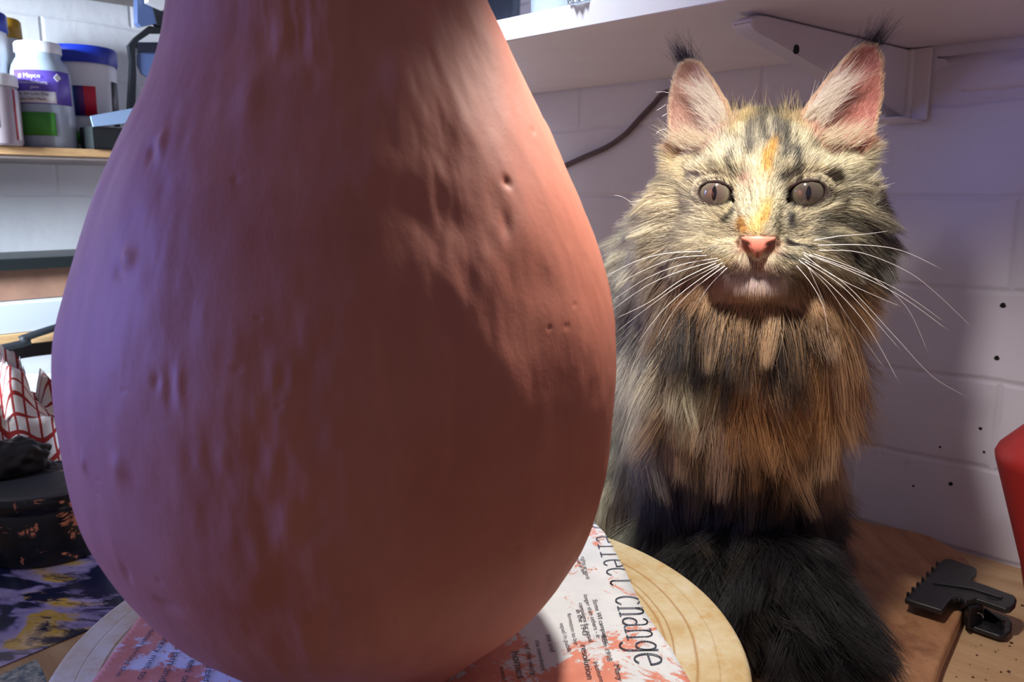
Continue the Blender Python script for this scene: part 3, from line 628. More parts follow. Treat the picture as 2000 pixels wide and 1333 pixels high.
# magnifier visor hanging by a strap next to the pot
def jp(x, y, back): return Vector(onp(x, y, Mv, JF+back))
M_strap = mat('black_strap', lin(16, 22, 30), 0.6); M_visor = mat('blue_grey_plastic', lin(84, 104, 150), 0.3)
vis = empty('head_visor', jp(290, 160, 0.03)); vis.location.z = JZ+0.0002
tag(vis, 'black strapped clear visor leaning up between the jars and the pot', 'visor')
def rel(p): return p-vis.location
bm = bmesh.new()
pl = [jp(*q, 0.03) for q in ((249, 90), (262, 74), (290, 52), (330, 58), (330, 66), (292, 66), (268, 82), (262, 96), (264, 150), (262, 215), (262, 286), (246, 286), (250, 200), (254, 120))]
f_ = [bm.verts.new(rel(p)) for p in pl]; bm.faces.new(f_); o = bm_obj('strap', bm, M_strap, vis); m_ = o.modifiers.new('t', 'SOLIDIFY'); m_.thickness = 0.008; m_.offset = 0
bm = bmesh.new(); pl = [jp(*q, 0.03) for q in ((266, 84), (330, 84), (330, 103), (266, 103))]
f_ = [bm.verts.new(rel(p)) for p in pl]; bm.faces.new(f_); o = bm_obj('head_band', bm, M_blk, vis); m_ = o.modifiers.new('t', 'SOLIDIFY'); m_.thickness = 0.01; m_.offset = 0
bm = bmesh.new(); pl = [jp(*q, 0.03) for q in ((267, 104), (330, 100), (330, 150), (290, 152), (276, 145), (268, 128))]
f_ = [bm.verts.new(rel(p)) for p in pl]; bm.faces.new(f_); o = bm_obj('lens', bm, M_visor, vis); m_ = o.modifiers.new('t', 'SOLIDIFY'); m_.thickness = 0.004; m_.offset = 0
pz = jp(290, 30, 0.03)
pb = empty('spray_bottle', Vector((pz.x, pz.y, CAMZ+0.253))); 
tag(pb, 'blue-grey handled tool with a white end hanging from the upper shelf beside the pot', 'tool')
bm = bmesh.new(); pl = [jp(*q, 0.03) for q in ((264, -30), (283, -30), (302, 48), (272, 54), (265, 46))]
f_ = [bm.verts.new(p-pb.location) for p in pl]; bm.faces.new(f_); o = bm_obj('handle', bm, M_visor, pb); m_ = o.modifiers.new('t', 'SOLIDIFY'); m_.thickness = 0.012; m_.offset = 0
bm = bmesh.new(); pl = [jp(*q, 0.028) for q in ((284, -30), (330, -30), (330, 60), (303, 50))]
f_ = [bm.verts.new(p-pb.location) for p in pl]; bm.faces.new(f_); o = bm_obj('sheath', bm, M_strap, pb); m_ = o.modifiers.new('t', 'SOLIDIFY'); m_.thickness = 0.012; m_.offset = 0
bm = bmesh.new(); pl = [jp(*q, 0.015) for q in ((285, -20), (335, -20), (335, 22), (318, 20), (286, 6))]
f_ = [bm.verts.new(p-pb.location) for p in pl]; bm.faces.new(f_); o = bm_obj('white_end', bm, M_jw, pb); m_ = o.modifiers.new('t', 'SOLIDIFY'); m_.thickness = 0.012; m_.offset = 0
pb.name = 'hanging_tool'
# ------------------------------------------------------------------ riser shelf below, with its boxes
M_wbox = mat('white_card', lin(172, 182, 192), 0.5); M_brown = noisy('brown_card', lin(138, 104, 84), lin(120, 88, 72), 30, 0.7)
M_dark = mat('dark_green_black', lin(18, 26, 28), 0.4); M_gap = mat('gap_shade', lin(44, 46, 54), 0.7)
RZ = CAMZ-0.1545; RF = 1.04
def rb2(name, n0, n1, m0, m1, z0, z1, mt, par=None, bev=0.001): return room_box(name, n0, n1, m0, m1, z0, z1, mt, par, bev)
rs = empty('riser_shelf', NM(0.3, DL-0.01, TABLE)); tag(rs, 'light wood riser shelf with the shade beneath it painted on a dark panel, standing on the bench at the back left', 'shelf')
kid(rb2('top_board', -0.2, 0.50, RF, DL-0.003, RZ-0.013, RZ, M_ply), rs)
kid(rb2('gap_shade_panel', -0.2, 0.50, RF+0.03, RF+0.04, TABLE+0.0002, RZ-0.013, M_gap), rs)  # dark sheet standing in for the shade in the gap under the riser
for n_ in (-0.2, 0.49): kid(rb2('side_panel', n_, n_+0.01, RF+0.04, DL-0.003, TABLE+0.0002, RZ-0.013, M_ply), rs)
tag(rb2('white_box', -0.15, 0.46, RF+0.004, DL-0.01, RZ+0.0003, RZ+0.034, M_wbox), 'flat white box on the riser shelf under the brown box', 'box')
tag(rb2('brown_box', -0.15, 0.44, RF+0.030, DL-0.01, RZ+0.0345, RZ+0.070, M_brown), 'brown cardboard box stacked on the flat white box', 'box')
tr = tag(rb2('black_folder', -0.15, 0.45, RF+0.015, DL-0.01, RZ+0.0705, RZ+0.0835, M_dark), 'thin black folder on top of the brown cardboard box', 'folder')
M_bowl = noisy('pale_grey_plastic', lin(176, 182, 188), lin(160, 168, 176), 10, 0.35, 0.03)
bw = lathe('grey_canister', [(0.050, 0), (0.056, 0.003), (0.060, 0.040), (0.060, 0.100), (0.061, 0.104), (0.061, 0.112), (0.058, 0.118), (0.001, 0.121)], M_bowl, None, 80)
d_ = ray(112, 700)[:2]; d_ = d_/(d_ @ Mv[:2])*0.977; bw.location = (d_[0], d_[1], TABLE+0.0004); tag(bw, 'pale grey plastic canister standing behind the checked towel', 'canister')
kb = [NM(-0.1, RF-0.012, RZ-0.045), Vector(onp(0, 682, Mv, RF-0.010)), Vector(onp(40, 664, Mv, RF-0.010)), Vector(onp(80, 650, Mv, RF-0.010)), Vector(onp(125, 636, Mv, RF-0.008)), Vector(onp(190, 618, Mv, RF-0.008)), Vector(onp(260, 640, Mv, RF-0.006)), NM(0.42, RF-0.008, TABLE+0.005)]
kb = [NM(-0.13, RF-0.012, TABLE+0.005)]+kb
tag(tube('cable', kb, 0.0042, M_strap, None, 10, 6), 'black cable crossing in front of the riser shelf at the left edge', 'cable')
kb = [Vector(onz(82, 870, TABLE+.004)), Vector(onp(96, 800, Mv, 0.99)), Vector(onp(112, 768, Mv, 0.995)), Vector(onp(135, 745, Mv, 1.0)), Vector(onz(190, 830, TABLE+.004))]
# ------------------------------------------------------------------ red checked tea towel
M_towel = mat('checked_cotton', lin(226, 226, 232), 0.85); t = NT(M_towel); c = t.n('ShaderNodeTexCoord'); s = t.n('ShaderNodeSeparateXYZ'); t.L(c.outputs['UV'], s.inputs[0])
def line(sock):
    f = t.math('FRACT', t.math('MULTIPLY', sock, 17.0)); return t.math('LESS_THAN', f, 0.20)
t.color(t.mix(t.math('MAXIMUM', line(s.outputs[0]), line(s.outputs[1])), t.ramp(t.noise(t.coords(), 20, 3), [(0.45, lin(230, 230, 236)), (0.7, lin(226, 206, 180))]), lin(158, 44, 44)))
NX = 110; gx, gy = np.meshgrid(np.linspace(0, 1, NX), np.linspace(0, 1, NX)); d_ = ray(45, 900)[:2]; d_ = d_/(d_ @ Mv[:2])*0.864; base = np.array([d_[0], d_[1], 0])
tx = gx*0.25-0.125; ty = gy*0.084-0.042
hgt = 0.125*np.exp(-((tx+0.035)/0.060)**2-((ty-0.004)/0.040)**2)+0.075*np.exp(-((tx-0.045)/0.06)**2-((ty-0.003)/0.040)**2)
PP = np.stack([tx*30, ty*30, np.zeros_like(tx)], -1); rgh = 1-np.abs(vnoise(PP*0.9, 31))*1.6
rg2 = 1-np.abs(vnoise(PP*1.9+3, 36))*1.8; hgt = hgt*(0.70+0.30*rgh+0.28*rg2)+0.006*(1+vnoise(PP*2.3, 33)); edge_ = sstep(0, .12, np.minimum(np.minimum(gx, 1-gx), np.minimum(gy, 1-gy))); hgt = hgt*edge_+0.0012
wx = tx+0.006*vnoise(PP*1.3, 34); wy = ty+0.006*vnoise(PP*1.3, 35)
ca, sa = math.cos(0.79), math.sin(0.79)
V = np.stack([wx, wy, hgt], -1).reshape(-1, 3); ii = np.arange(NX*NX).reshape(NX, NX)
me = np_mesh('tea_towel', V, np.stack([ii[:-1, :-1], ii[:-1, 1:], ii[1:, 1:], ii[1:, :-1]], -1).reshape(-1, 4))
uv = me.uv_layers.new(name='UVMap'); li = np.empty(len(me.loops), dtype=np.int32); me.loops.foreach_get('vertex_index', li)
uv.data.foreach_set('uv', np.stack([gx.ravel()[li]*1.7, gy.ravel()[li]*1.15], -1).ravel())
tw = link('tea_towel', me, M_towel); tw.location = (base[0], base[1], TABLE+0.0003); tw.rotation_euler = (0, 0, 0.79); m_ = tw.modifiers.new('t', 'SOLIDIFY'); m_.thickness = 0.0012; m_.offset = 1
tag(tw, 'crumpled white tea towel with red checks heaped behind the black tub', 'towel')
# black tub with clay splashes
M_tub = mat('black_tub', lin(20, 22, 28), 0.22); t = NT(M_tub); v = t.coords(); n1 = t.noise(v, 42, 6, 0.65, 0.6)
mk = t.ramp(n1, [(0.60, (0, 0, 0, 1)), (0.62, (1, 1, 1, 1))]); t.color(t.mix(mk, lin(18, 22, 30), lin(205, 128, 98)))
rg_ = t.mix(mk, (0.22, 0.22, 0.22, 1), (0.8, 0.8, 0.8, 1)); t.L(rg_, t.b.inputs['Roughness'])
M_tublid = mat('scuffed_black_lid', lin(54, 56, 62), 0.5); t = NT(M_tublid); v = t.coords()
t.color(t.mix(t.ramp(t.noise(v, 40, 6, 0.7, 0.5), [(0.63, (0, 0, 0, 1)), (0.66, (.8, .8, .8, 1))]), lin(46, 48, 56), lin(190, 150, 135)))
tc = onz(104, 1068, TABLE); tb = empty('black_tub', (tc[0], tc[1]+0.0, TABLE+0.0012)); tag(tb, 'round black screw-lid tub splashed with orange clay on the painted sheet', 'tub')
lathe('tub_body', [(0.046, 0), (0.049, 0.002), (0.0495, 0.042), (0.0480, 0.047)], M_tub, tb, 90)
l_ = lathe('lid', [(0.0502, 0), (0.0510, 0.001), (0.0510, 0.0140), (0.0500, 0.0152), (0.0470, 0.0155), (0.0465, 0.0148), (0.001, 0.0148)], M_tublid, tb, 90); l_.location = (0, 0, 0.0452)
l_.data.materials.append(M_tub)
for p_ in l_.data.polygons:
    if abs(p_.normal.z) < 0.6: p_.material_index = 1
ja = math.atan2(-tc[1], -tc[0])
M_emb = mat('embossed_black', lin(40, 44, 54), 0.35)
wrap_text('TUB', tb, ja, 0.0488, 0.028, 0.009, -0.45, M_emb); wrap_text('500ml', tb, ja, 0.0488, 0.021, 0.004, -0.35, M_emb)
# crumpled black glove behind the tub
M_glove = mat('black_rubber', lin(20, 20, 24), 0.5)
gp = onz(-90, 1040, TABLE); gl_ = bmesh.new(); bmesh.ops.create_icosphere(gl_, subdivisions=5, radius=1.0)
for v_ in gl_.verts:
    q = np.array(v_.co); k = 1+0.25*float(vnoise(q*1.8, 41))+0.1*float(vnoise(q*4, 42)); v_.co = Vector((q[0]*0.034*k, q[1]*0.012*k, max(0.0, 0.009+q[2]*0.022*k)))
go = bm_obj('black_cloth', gl_, M_glove, smooth=True); go.location = tb.location+(NM(-0.018, 0.030, 0.0621)-NM(0, 0, 0)); go.rotation_euler = (0, 0, 0.75)
tag(go, 'bunched black cloth lying on the back of the black tub lid by the checked towel', 'cloth')
# painted glossy sheet
M_sheet = mat('painted_sheet', lin(30, 34, 70), 0.22); t = NT(M_sheet); v = t.coords(); vv = t.coords((1, 2.2, 1), rot=(0, 0, 0.5))
n1 = t.noise(vv, 11, 3, 0.5, 0.6); n2 = t.noise(vv, 14, 8, 0.75, 0.5)
c = t.ramp(n1, [(0.40, lin(26, 34, 66)), (0.47, lin(34, 44, 84)), (0.50, lin(150, 140, 205)), (0.56, lin(176, 168, 220)), (0.60, lin(214, 178, 70)), (0.66, lin(230, 200, 150)), (0.72, lin(30, 36, 74))])
t.color(t.mix(t.ramp(n2, [(0.50, (0, 0, 0, 1)), (0.58, (1, 1, 1, 1))]), c, lin(28, 34, 70)))
shp = [onz(*q, TABLE) for q in ((-120, 1345), (0, 1306), (158, 1240), (300, 1180), (330, 1060), (230, 1010), (60, 985), (-80, 1000), (-200, 1100))]
ps = prism('painted_sheet', [(p[0], p[1]) for p in shp], TABLE+0.0003, TABLE+0.0009, M_sheet); tag(ps, 'glossy navy painted sheet with lilac and yellow swirls under the black tub', 'paper')
M_pic = mat('printed_picture', lin(120, 140, 170), 0.4); t = NT(M_pic); v = t.coords()
t.color(t.ramp(t.noise(v, 150, 6, 0.8), [(0.38, lin(30, 44, 70)), (0.5, lin(110, 130, 150)), (0.62, lin(190, 196, 196))]))
shp = [onz(*q, TABLE) for q in ((-60, 1345), (0, 1322), (72, 1291), (86, 1318), (100, 1360), (-40, 1400))]
ps = prism('picture_card', [(p[0], p[1]) for p in shp], TABLE+0.0003, TABLE+0.0008, M_pic); tag(ps, 'small blue printed picture card at the bottom left corner of the bench', 'card')
# ------------------------------------------------------------------ the cat
EYE0 = np.array([0.138, 0.462, 1.051])
CAx = np.array([0.9583, -0.2863, 0.0]); CBx = np.array([0, 0, 1.0]); CCx = np.array([-0.2863, -0.9583, 0.0])   # right, up, towards the viewer
CM = np.stack([CAx, CBx, CCx])                     # rows; mm -> world: EYE0 + v @ CM / 1000
def c2w(v): return EYE0+np.asarray(v) @ CM/1000.0
def w2c(p): return (np.asarray(p)-EYE0) @ CM.T*1000.0
def spaced(segs):
    out = [segs[0][0]]
    for a, b, h in segs:
        n = max(1, int(round((b-a)/h))); out += list(np.linspace(a, b, n+1)[1:])
    return np.array(out, dtype=np.float32)
def smin(a, b, k): h = np.clip(0.5+0.5*(b-a)/k, 0, 1); return b*(1-h)+a*h-k*h*(1-h)
def ell(A, B, C, c, r):
    x = (A-c[0])/r[0]; y = (B-c[1])/r[1]; z = (C-c[2])/r[2]; q = np.sqrt(x*x+y*y+z*z)+1e-6
    g = np.sqrt((x/r[0])**2+(y/r[1])**2+(z/r[2])**2)+1e-6; return q*(q-1)/g
def caps(A, B, C, p, q, r0, r1):
    p = np.array(p, float); q = np.array(q, float); d = q-p; L2 = d @ d
    t_ = np.clip(((A-p[0])*d[0]+(B-p[1])*d[1]+(C-p[2])*d[2])/L2, 0, 1)
    return np.sqrt((A-p[0]-t_*d[0])**2+(B-p[1]-t_*d[1])**2+(C-p[2]-t_*d[2])**2)-(r0+(r1-r0)*t_)
def poly_sd(x, y, P):
    P = np.array(P, float); d = np.full(x.shape, 1e9); s = np.ones(x.shape); n = len(P)
    for i in range(n):
        a, b = P[i], P[(i+1) % n]; e = b-a; wx_, wy_ = x-a[0], y-a[1]; t_ = np.clip((wx_*e[0]+wy_*e[1])/(e @ e), 0, 1)
        d = np.minimum(d, (wx_-e[0]*t_)**2+(wy_-e[1]*t_)**2)
        c1 = y >= a[1]; c2_ = y < b[1]; c3 = e[0]*wy_ > e[1]*wx_
        s = np.where((c1 & c2_ & c3) | (~c1 & ~c2_ & ~c3), -s, s)
    return s*np.sqrt(d)
def nets(F, xs, ys, zs):
    S = F < 0; nx, ny, nz = F.shape; cnt = np.zeros((nx-1, ny-1, nz-1), np.int8); acc = [np.zeros(cnt.shape, np.float32) for _ in range(3)]
    ax_ = (xs, ys, zs); sl = lambda o: tuple(slice(o[d], F.shape[d]-1+o[d]) for d in range(3))
    for d in range(3):
        o1, o2 = [k for k in range(3) if k != d]
        for u in (0, 1):
            for v in (0, 1):
                o = [0, 0, 0]; o[o1] = u; o[o2] = v; e = list(o); e[d] = 1
                f0, f1 = F[sl(o)], F[sl(e)]; m = (f0 < 0) != (f1 < 0); t_ = np.where(m, f0/(f0-f1+1e-12), 0)
                cnt += m
                for k in range(3):
                    g = ax_[k]; shp_ = [1, 1, 1]; shp_[k] = -1
                    if k == d: val = (g[:-1]).reshape(shp_)*(1-t_)+g[1:].reshape(shp_)*t_
                    else: val = g[o[k]:len(g)-1+o[k]].reshape(shp_)
                    acc[k] += np.where(m, val, 0)
    act = cnt > 0; ids = np.full(cnt.shape, -1, np.int64); ids[act] = np.arange(act.sum())
    V = np.stack([a[act]/cnt[act] for a in acc], 1); Q = []
    for d in range(3):
        o1, o2 = [(1, 2), (2, 0), (0, 1)][d]
        a = np.moveaxis(S, (d, o1, o2), (0, 1, 2)); I = np.moveaxis(ids, (d, o1, o2), (0, 1, 2))
        m = a[:-1, 1:-1, 1:-1] != a[1:, 1:-1, 1:-1]; i, j, k = np.nonzero(m); j = j+1; k = k+1
        q = np.stack([I[i, j-1, k-1], I[i, j, k-1], I[i, j, k], I[i, j-1, k]], 1)
        fl = a[i, j, k]; q[~fl] = q[~fl][:, ::-1]; Q.append(q)
    return V, np.concatenate(Q)
# the ears' outlines, seen from the front (mm)
EAR_L = [(-16, 40), (-21, 52), (-30, 66), (-37, 75), (-43, 77.5), (-49, 76), (-53, 68), (-55.5, 50), (-54, 30), (-50, 10), (-40, 14)]
EAR_R = [(18, 42), (24, 52), (34, 66), (44, 78), (50, 82), (57, 80.5), (61.5, 72), (62, 52), (59, 30), (54, 14), (42, 16)]
TAILP = [np.array(q) for q in ((-80, -258, -190), (-62, -252, -135), (-34, -247, -88), (-2, -246, -52), (24, -249, -26), (46, -254, -6))]
TAILR = [24, 28, 33, 35, 32, 20]
def smooth_union_cat(A, B, C, xs, ys):
    F = ell(A, B, C, (0, 6, -40), (46, 39, 42))
    F = smin(F, ell(A, B, C, (-34, -25, -37), (31, 35, 30)), 14); F = smin(F, ell(A, B, C, (31, -24, -38), (29, 34, 30)), 14)
    F = smin(F, ell(A, B, C, (0, -20, -14), (27, 22, 20)), 10)
    F = smin(F, caps(A, B, C, (0, 14, -7), (0, -22, 11), 10.5, 9.0), 8)
    for s in (-1, 1):
        F = smin(F, ell(A, B, C, (s*20, 12.5, -7.0), (17, 6, 9.0)), 7)
        F = smin(F, ell(A, B, C, (s*24.5, 0, -9.0), (14.6, 13.0, 13.4)), 4)
        F = smin(F, ell(A, B, C, (s*10.5, -35, 3.5), (13.5, 9.5, 13)), 4)
    F = smin(F, ell(A, B, C, (0, -26, 12.5), (9.5, 6.0, 7.0)), 4)
    F = smin(F, ell(A, B, C, (0, -45.6, -1.0), (14.5, 7.6, 11.0)), 6)
    for s in (-1, 1):
        F = smin(F, ell(A, B, C, (s*23, -15, -9), (15, 8.5, 12)), 7); F = smin(F, ell(A, B, C, (s*28, -29, -10), (15, 13, 14)), 7); F = smin(F, ell(A, B, C, (s*42, 2, -38), (16, 22, 24)), 10)
    # mouth and lip line
    mouth = np.minimum(caps(A, B, C, (0, -35, 18), (0, -41, 15), 0.9, 0.9), np.minimum(caps(A, B, C, (0, -41, 15), (-13, -44, 9), 1.0, 1.0), caps(A, B, C, (0, -41, 15), (13, -44, 9), 1.0, 1.0)))
    F = -smin(-F, mouth, 1.6)
    for s in (-1, 1):      # eye openings
        ca_, sa_ = math.cos(s*0.20), math.sin(s*0.20); x = (A-s*24.0)*ca_+(B-0.0)*sa_; y = -(A-s*24.0)*sa_+(B-0.0)*ca_
        rx, ry = (9.7, 6.9) if s > 0 else (9.1, 6.4)
        cyl = (np.sqrt((x/rx)**2+(y/np.where(y > 0, ry*0.86, ry))**2)-1)*8.0
        tear = caps(A, B, C*0, (s*16.5, -2.2, 0), (s*13.6, -5.2, 0), 2.6, 1.3)+0*C
        cut = np.maximum(smin(cyl, tear, 1.5), -(C+9)); F = -smin(-F, cut, 1.0)
    gx_, gy_ = np.meshgrid(xs, ys, indexing='ij')
    for P_, tip in ((EAR_L, 0), (EAR_R, 1)):
        d2 = poly_sd(gx_, gy_, P_)[:, :, None]+1.2; inn = np.clip(-d2, 0, 16)
        c0 = -24-0.10*(gy_[:, :, None]-20)-0.95*inn+0.028*inn**2
        e = np.maximum(np.abs(C-c0)-1.3, d2)-0.9; F = smin(F, np.where(np.abs(e) < 40, e, 40), 4.5)
    # neck, chest, trunk, legs
    F = smin(F, ell(A, B, C, (-2, -68, -46), (50, 42, 42)), 16)
    F = smin(F, ell(A, B, C, (-8, -112, -58), (56, 60, 46)), 20)
    F = smin(F, ell(A, B, C, (-6, -170, -76), (44, 62, 40)), 20)
    F = smin(F, caps(A, B, C, (-14, -120, -95), (-38, -205, -160), 56, 66), 25)
    F = smin(F, ell(A, B, C, (-52, -60, -120), (44, 50, 55)), 25)
    F = smin(F, ell(A, B, C, (-82, -205, -135), (36, 82, 56)), 15); F = smin(F, ell(A, B, C, (16, -228, -150), (36, 56, 58)), 15)
    for s in (-1, 1):
        F = smin(F, caps(A, B, C, (s*24-6, -150, -72), (s*22-6, -276, -84), 24, 14), 10)
        F = smin(F, ell(A, B, C, (s*22-6, -279, -76), (15, 9, 20)), 5)
    for i in range(len(TAILP)-1): F = smin(F, caps(A, B, C, TAILP[i], TAILP[i+1], TAILR[i], TAILR[i+1]), 12)
    return np.maximum(F, -(B+287.3))
XS = spaced([(-125, -66, 3.5), (-66, -60, 2), (-60, 66, 1.15), (66, 115, 3.5)]); YS = spaced([(-292, -70, 3.6), (-70, -58, 2), (-58, 88, 1.15)]); ZS = spaced([(-250, -62, 4), (-62, -45, 2), (-45, 28, 1.15), (28, 40, 3)])
def chunk_field(fn):
    out = np.empty((len(XS), len(YS), len(ZS)), np.float32)
    for i in range(0, len(YS), 40):
        ys = YS[i:i+40]; A = XS[:, None, None]; B = ys[None, :, None]; C = ZS[None, None, :]
        out[:, i:i+40, :] = fn(A, B, C, XS, ys)
    return out
FLD = chunk_field(smooth_union_cat)
VC, QC = nets(FLD, XS, YS, ZS); del FLD
# ---- the coat's pattern: a function of the place on the cat
def P_(c): return np.array(lin(*c)[:3])
CREAM, GREY, DARK, ORANGE, YEL, TAN, PINK, WHITE, BROWN, LILAC = P_((238, 226, 192)), P_((170, 160, 140)), P_((46, 42, 46)), P_((240, 172, 72)), P_((238, 208, 140)), P_((190, 150, 112)), P_((216, 140, 124)), P_((216, 202, 206)), P_((120, 90, 70)), P_((150, 132, 142))
def stroke(X, Y, pts, wd):
    m = np.zeros(X.shape)
    for (x0, y0), (x1, y1) in zip(pts[:-1], pts[1:]):
        dx, dy = x1-x0, y1-y0; L2 = dx*dx+dy*dy+1e-9; t_ = np.clip(((X-x0)*dx+(Y-y0)*dy)/L2, 0, 1)
        m = np.maximum(m, np.exp(-(((X-x0-t_*dx)**2+(Y-y0-t_*dy)**2)/wd**2)**1.5))
    return m
def coat(v):
    a, b, c = v[:, 0], v[:, 1], v[:, 2]; k = 1-np.clip(c, -200, 30)/455.0
    X = 1486+a/(0.284*k); Y = 378-b/(0.284*k)
    wob = vnoise(v/np.array([9.0, 9.0, 14.0]), 51); X = X+9*wob; Y = Y+9*vnoise(v/11.0+7, 52); n2 = vnoise(v/3.0, 53)
    def mx(col, new, m): m = np.clip(m, 0, 1)[:, None]; return col*(1-m)+new*m
    head = (b > -62) & (c > -75) | (b > -40)
    rr_ = np.stack([np.arctan2(a, b+30)*22, np.hypot(a, b+30)/9.0, c/14.0], 1); n3 = vnoise(rr_*np.array([1, .8, 1])*.45, 54); n4 = vnoise(rr_*np.array([1, .6, 1])*1.1, 55)
    col = mx(np.repeat(CREAM[None]*1.0, len(a), 0), GREY*0.62, 0.26+0.35*n3+0.35*n4+0.15*wob); col = mx(col, DARK*1.6, 0.45*sstep(.30, .80, n4)); col = mx(col, CREAM*.95, .85*np.exp(-((X-1275)/75)**2-((Y-450)/120)**2)); col = mx(col, CREAM*.9, .5*np.exp(-((X-1640)/60)**2-((Y-420)/90)**2)); col = mx(col, CREAM, .5*np.exp(-((X-1380)/60)**2-((Y-430)/40)**2))
    col = mx(col, YEL*.9, np.exp(-((X-1285)/60)**2-((Y-330)/70)**2)*0.45)
    S = lambda pts, wd, colr, amt=1.0: mx(col, colr, amt*stroke(X, Y, pts, wd))
    # cheeks and temples: ticked grey with darker bars
    for pts, wd, am in (([(1345, 372), (1300, 352), (1250, 350)], 9, .45), ([(1350, 405), (1300, 425), (1240, 420)], 10, .4), ([(1330, 450), (1270, 480)], 12, .35), ([(1395, 330), (1360, 310), (1330, 330)], 8, .3),
                        ([(1612, 385), (1660, 380), (1700, 400)], 10, .65), ([(1600, 425), (1650, 430), (1700, 450)], 12, .7), ([(1595, 455), (1640, 478), (1690, 500)], 12, .7), ([(1620, 340), (1665, 350), (1690, 340)], 10, .55),
                        ([(1430, 345), (1424, 320), (1432, 295)], 6, .9), ([(1548, 345), (1556, 318), (1550, 290)], 8, .95), ([(1530, 378), (1524, 352), (1548, 340)], 9, .85),
                        ([(1462, 300), (1458, 262), (1468, 222)], 10, .8), ([(1484, 282), (1482, 245), (1488, 210)], 10, .8), ([(1508, 285), (1512, 250), (1506, 212)], 10, .8), ([(1532, 300), (1530, 262), (1528, 222)], 10, .8), ([(1440, 268), (1430, 248)], 7, .55), ([(1570, 290), (1590, 262)], 8, .5),
                        ([(1439, 400), (1436, 420), (1428, 432)], 5.5, .8), ([(1533, 400), (1540, 425), (1546, 440)], 6.5, .95),
                        ([(1392, 486), (1424, 484)], 4.2, .95), ([(1404, 502), (1432, 500)], 4.2, .9), ([(1540, 474), (1584, 478)], 4.6, 1), ([(1536, 492), (1578, 498)], 6.0, 1)):
        col = S(pts, wd*1.1, DARK*.75, min(1, am*1.15))
    col = mx(col, DARK*.9, (.35+.5*n4+.3*n3)*np.exp(-((X-1488)/62)**2-((Y-225)/34)**2)*1.3)
    col = S([(1502, 285), (1497, 315), (1493, 348)], 11, ORANGE, .85); col = S([(1494, 345), (1490, 380)], 9, CREAM, .8)
    col = S([(1494, 408), (1488, 432), (1484, 448)], 17, YEL*.95); col = S([(1458, 436), (1466, 450)], 9, ORANGE*.75, .8)
    col = S([(1496, 412), (1497, 430)], 8, ORANGE, .55)
    col = S([(1432, 240), (1450, 225)], 16, YEL*.85, .8); col = S([(1548, 225), (1580, 250)], 16, YEL*.8, .85)
    col = S([(1450, 358), (1462, 350)], 8, PINK*.8, .55); col = S([(1440, 375), (1448, 395)], 9, CREAM, .9); col = S([(1523, 372), (1520, 392)], 8, CREAM, .8)
    # pale rings round the eyes, dark lids inside them
    for s, rx, ry in ((-1, 9.1, 6.4), (1, 9.7, 6.9)):
        ca_, sa_ = math.cos(s*0.20), math.sin(s*0.20); x = (a-s*24)*ca_+b*sa_; y = -(a-s*24)*sa_+b*ca_; q = np.sqrt((x/rx)**2+(y/ry)**2)
        front = (c > -12)
        col = mx(col, CREAM, front*np.exp(-((q-1.5)/.25)**2)*.45); col = mx(col, P_((52, 38, 36)), front*(1-sstep(1.12, 1.30, q)))
    # muzzle and chin
    col = S([(1405, 492), (1440, 492)], 10, CREAM, .55); col = S([(1400, 512), (1445, 505)], 8, YEL*.95, .5); col = S([(1560, 486), (1600, 494)], 8, CREAM, .8)
    col = mx(col, P_((205, 158, 142)), np.exp(-((X-1484)/40)**2-((Y-516)/12)**2)*.8)
    col = mx(col, WHITE, np.exp(-((X-1478)/66)**4-((Y-556)/28)**4)*(c > -30)*.95)
    nl = np.exp(-((a/11.5)**4+((b+27.5)/5.0)**4))*(c > 8); col = mx(col, P_((150, 72, 60)), nl)
    # back of the head is dark; shade on the image-right ruff is painted in
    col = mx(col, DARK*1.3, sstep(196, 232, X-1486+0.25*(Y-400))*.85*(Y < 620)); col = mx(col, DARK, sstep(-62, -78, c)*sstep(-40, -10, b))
    # ears
    for P2, sgn in ((EAR_L, -1), (EAR_R, 1)):
        d2 = poly_sd(a, b, P2); ine = (d2 < 2.5) & (c < -14) & (b > 24) & (c > -48); rimw = .8*np.exp(-((d2+0.3)/1.5)**2)
        pk = P_((196, 158, 146)) if sgn < 0 else P_((186, 128, 118))  # shade on the image-right ear is put into its darker pink
        cc = np.repeat(pk[None], len(a), 0); cc = cc*(1-rimw[:, None])+P_((204, 176, 142))*rimw[:, None]
        tipm = sstep(62, 76, b) if sgn < 0 else sstep(66, 80, b); cc = cc*(1-.15*tipm[:, None])+DARK*.15*tipm[:, None]
        col[ine] = cc[ine]
        bk = (d2 < 3) & (c <= -14) & (b > 40)
    # ruff and chest
    low = sstep(-46, -56, b)
    colb = np.repeat((TAN*.8)[None], len(a), 0)
    T = lambda cb, pts, wd, colr, amt=1.0: mx(cb, colr, amt*stroke(X, Y, pts, wd))
    side = sstep(1330, 1250, X); colb = mx(colb, CREAM*.62, side*.9); colb = mx(colb, P_((216, 180, 142)), np.exp(-((X-1470)/120)**2-((Y-612)/48)**2)*.9)
    colb = T(colb, [(1215, 555), (1300, 600)], 20, GREY*.7, .5)
    colb = T(colb, [(1250, 665), (1330, 680), (1420, 712), (1500, 722), (1580, 700), (1660, 690)], 44, DARK*.6, 1)
    colb = T(colb, [(1390, 735), (1470, 765), (1540, 740)], 44, DARK*1.2, .9)
    colb = T(colb, [(1190, 655), (1230, 700), (1290, 745), (1340, 765), (1390, 790)], 30, CREAM*.85, .95); colb = T(colb, [(1345, 770), (1400, 830)], 26, CREAM*.7, .8)
    dk = sstep(0, 170, (Y-775)-np.clip(X-1220, 0, 260)*0.55); colb = mx(colb, DARK*.8, dk*.96)  # shadow over the lower body painted into the coat
